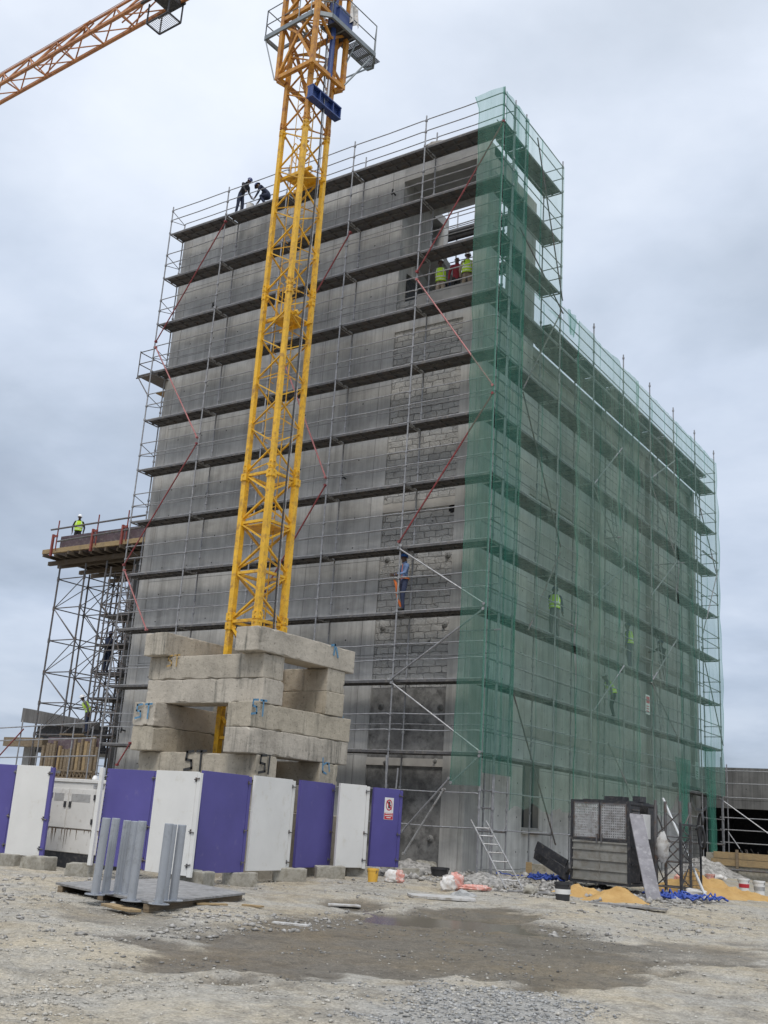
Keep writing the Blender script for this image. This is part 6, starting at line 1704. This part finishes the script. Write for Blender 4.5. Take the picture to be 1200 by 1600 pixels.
    if vest or harness:
        sp_ = [J_['pelvis'].lerp(J_['waist'], .25), J_['waist'], J_['chest'], J_['upper'].lerp(J_['neck'], .35)]
        wd = [(.185, .145), (.18, .14), (.20, .155), (.15, .125)]
        def shell(t):
            i = min(2, int(t*3)); f = t*3-i; return sp_[i].lerp(sp_[i+1], f), (wd[i][0]*(1-f)+wd[i+1][0]*f, wd[i][1]*(1-f)+wd[i+1][1]*f), (sp_[i+1]-sp_[i]).normalized()
        def ringpt(t, a, k=1.0):
            c, (wx, wy), ax__ = shell(t); fw = xr_.cross(ax__)*-1
            fw = ax__.cross(xr_)*-1 if ax__.cross(xr_).y < 0 else ax__.cross(xr_)
            return c+xr_*math.cos(a)*wx*k+fw*math.sin(a)*wy*k
        if vest:
            vb = MB(); vb.grid(lambda u, v: ringpt(v, 2*PI*u), 20, 9); v_o = child(vb, 'hi_vis_vest', vest, True)
            tp_ = MB()
            for t0_ in (.16, .42): tp_.grid(lambda u, v: ringpt(t0_+.07*v, 2*PI*u, 1.03), 20, 1)
            for a0 in (PI/2-.75, PI/2+.62, -PI/2-.7, -PI/2+.6): tp_.grid(lambda u, v: ringpt(.42+.56*v, a0+.16*u, 1.035), 1, 6)
            tp_.build('reflective_strip', TAPE, v_o, local=True)
        if harness:
            hb = MB(); hb.grid(lambda u, v: ringpt(.04+.14*v, 2*PI*u, 1.05), 20, 1)
            for a0 in (PI/2-.6, PI/2+.5, -PI/2-.55, -PI/2+.45): hb.grid(lambda u, v: ringpt(.1+.88*v, a0+.13*u, 1.05), 1, 8)
            child(hb, 'safety_harness', harness, True)
    return root
def face_cam(p, off=0):
    return math.atan2(CAMPOS.y-p.y, CAMPOS.x-p.x)-PI/2+off
z12 = LV(12)
p = onY(374, 326, .35); p.z = z12+.02
person(p, -PI/2, 'worker in dark clothes and navy helmet bending over the top deck rail, left one', poser(bend=.5, armL=((.02, .05, -.27), (.0, .12, -.2)), armR=((.02, .08, -.26), (.02, .14, -.18)), headdown=.35, stride=.25), 'black', 'navy', helmet='navy', scale=.95)
b_ = MB(); b_.lathe((p.x+.55, p.y, z12+.0), [(.13, 0), (.15, .34), (.155, .36), (.12, .36)], 14); tag(b_.build('pail', M['white']), 'white pail on the top deck before the bending worker', 'pail')
p = onY(416, 318, .40); p.z = z12+.02
person(p, PI/2+.3, 'worker in navy squatting on the top deck, half hidden by the crane mast', poser(squat=1.0, bend=.75, headdown=.2, armL=((0, .06, -.26), (0, .1, -.2)), armR=((0, .08, -.26), (0, .1, -.2))), 'navy', 'navy', helmet='navy')
p = onY(629, 948, .36); p.z = LV(4)+.02
wk = person(p, face_cam(p, -1.15), 'worker in blue shirt, blue helmet and yellow-orange harness standing on the facade scaffold', poser(armR=((.06, .1, -.25), (-.12, .2, -.06)), armL=((-.05, .08, -.26), (.05, .22, -.08)), stride=.3, headdown=.15), 'blue', 'denim', helmet='blue', harness=OR_, scale=1.02)
sb_ = MB(); q = p+Vector((-.32, -.05, 1.02))
sb_.grid(lambda u, v: q+Vector(((.03+.02*math.sin(v*9))*math.sin(u*2*PI)+.26*v+.03*math.sin(v*8), .04*math.cos(u*2*PI), -.85*v)), 10, 12)
tag(sb_.build('hanging_strap', OR_, smooth=True), 'bright orange lanyard bundle hanging beside the worker in the blue shirt', 'lanyard')
# group in the open room: parapet hides their feet; the room floor carries them
for u, v, yy, fac, lab, J_, kw in (
    (688, 455, 1.7, PI+.3, 'worker with hi-vis vest and pale trousers in the open room, left one', poser(bend=.2, armR=((.1, .1, -.22), (.0, .22, .02))), dict(shirt='grey', trousers='beige', vest=HV, helmet='white')),
    (700, 452, 2.4, PI-.4, 'worker with a navy helmet crouching behind the left one in the open room', poser(bend=.5), dict(shirt='navy', trousers='navy', helmet='navy')),
    (712, 450, 1.75, PI+.6, 'worker in dark red clothes in the middle of the open room', poser(bend=.15, armL=((-.1, .12, -.2), (.05, .22, .1))), dict(shirt='red', trousers='black')),
    (729, 445, 1.6, .4, 'tall worker with hi-vis vest and brown trousers by the corner column', poser(armL=((-.08, .05, -.26), (.02, .1, -.22))), dict(shirt='beige', trousers='khaki', vest=HV, helmet='white'))):
    q = onY(u, v, yy); q.z = 17.2 if yy > 2 else 17.2
    person(Vector((q.x, yy, 17.852)), fac, lab, J_, **kw)
sfl = MB(); sfl.box(-4.3, -1.95, 1.32, 2.75, 17.5, 17.85); tag(sfl.build('work_platform', M['ply_grey']), 'plywood working platform inside the open top room', 'platform')
q = onY(120, 842, yp+.8)
person(Vector((q.x, yp+.8, zP+.3)), face_cam(q, -.1), 'worker in white helmet and hi-vis vest standing on the high formwork deck', poser(armL=((-.1, -.02, -.26), (.02, .06, -.24)), armR=((.1, -.02, -.26), (-.02, .06, -.24)), headdown=.25), 'black', 'black', vest=HV, helmet='white', scale=1.06)
q = onY(165, 1046, 6.0); zl = onY(175, 1052, 5.5).z+.08
person(Vector((q.x, 6.0, zl)), PI*.1, 'worker in navy overalls climbing inside the dark access tower', poser(armL=((.0, .2, .1), (.02, .12, .2)), armR=((.0, .22, -.05), (.0, .12, .2)), stride=.4), 'navy', 'navy', helmet='navy', scale=1.05)
q = onY(136, 1130, 6.2); z_ = onY(136, 1158, 6.2).z
person(Vector((q.x, 6.2, onY(136, 1092, 6.2).z-1.55)), PI*.8, 'worker in hi-vis vest bending low among the shoring legs', poser(bend=.5), 'grey', 'navy', vest=HV, helmet='white', scale=1.0)
b_ = MB(); zf_ = onY(136, 1092, 6.2).z-1.56; b_.box(q.x-1.1, q.x+1.1, 5.7, 7.0, zf_-.06, zf_); tag(b_.build('landing_board', M['wood']), 'timber landing under the worker among the shoring legs', 'board')
# behind the net on the side scaffold
for u, v, n_, fac, lab, J_, kw in (
    (866, 985, 4, .4, 'worker in hi-vis vest behind the green net, nearest the corner', poser(bend=.25, armL=((0, .2, -.15), (0, .2, .05))), dict(shirt='navy', trousers='grey', vest=HV, helmet='navy')),
    (984, 1040, 4, PI*.5, 'worker in bright hi-vis vest behind the green net, highest in the middle', poser(bend=.1, armR=((0, .2, -.1), (0, .2, .1))), dict(shirt='navy', trousers='denim', vest=HV, helmet='navy')),
    (1036, 1062, 4, PI*.5-.5, 'dark clothed worker behind the net, right of the one in bright vest', poser(bend=.15, armR=((0, .2, -.1), (0, .2, .1)), armL=((0, .2, -.1), (0, .2, .0))), dict(shirt='black', trousers='grey', helmet='navy')),
    (958, 1112, 3, PI*.5+.3, 'worker with vest stooping behind the net, lowest on the side scaffold', poser(bend=.45, squat=.2), dict(shirt='grey', trousers='black', vest=HV, helmet='white'))):
    q = onX(u, v, -.38); person(Vector((-.38, q.y, LV(n_)+.02)), fac, lab, J_, **kw)
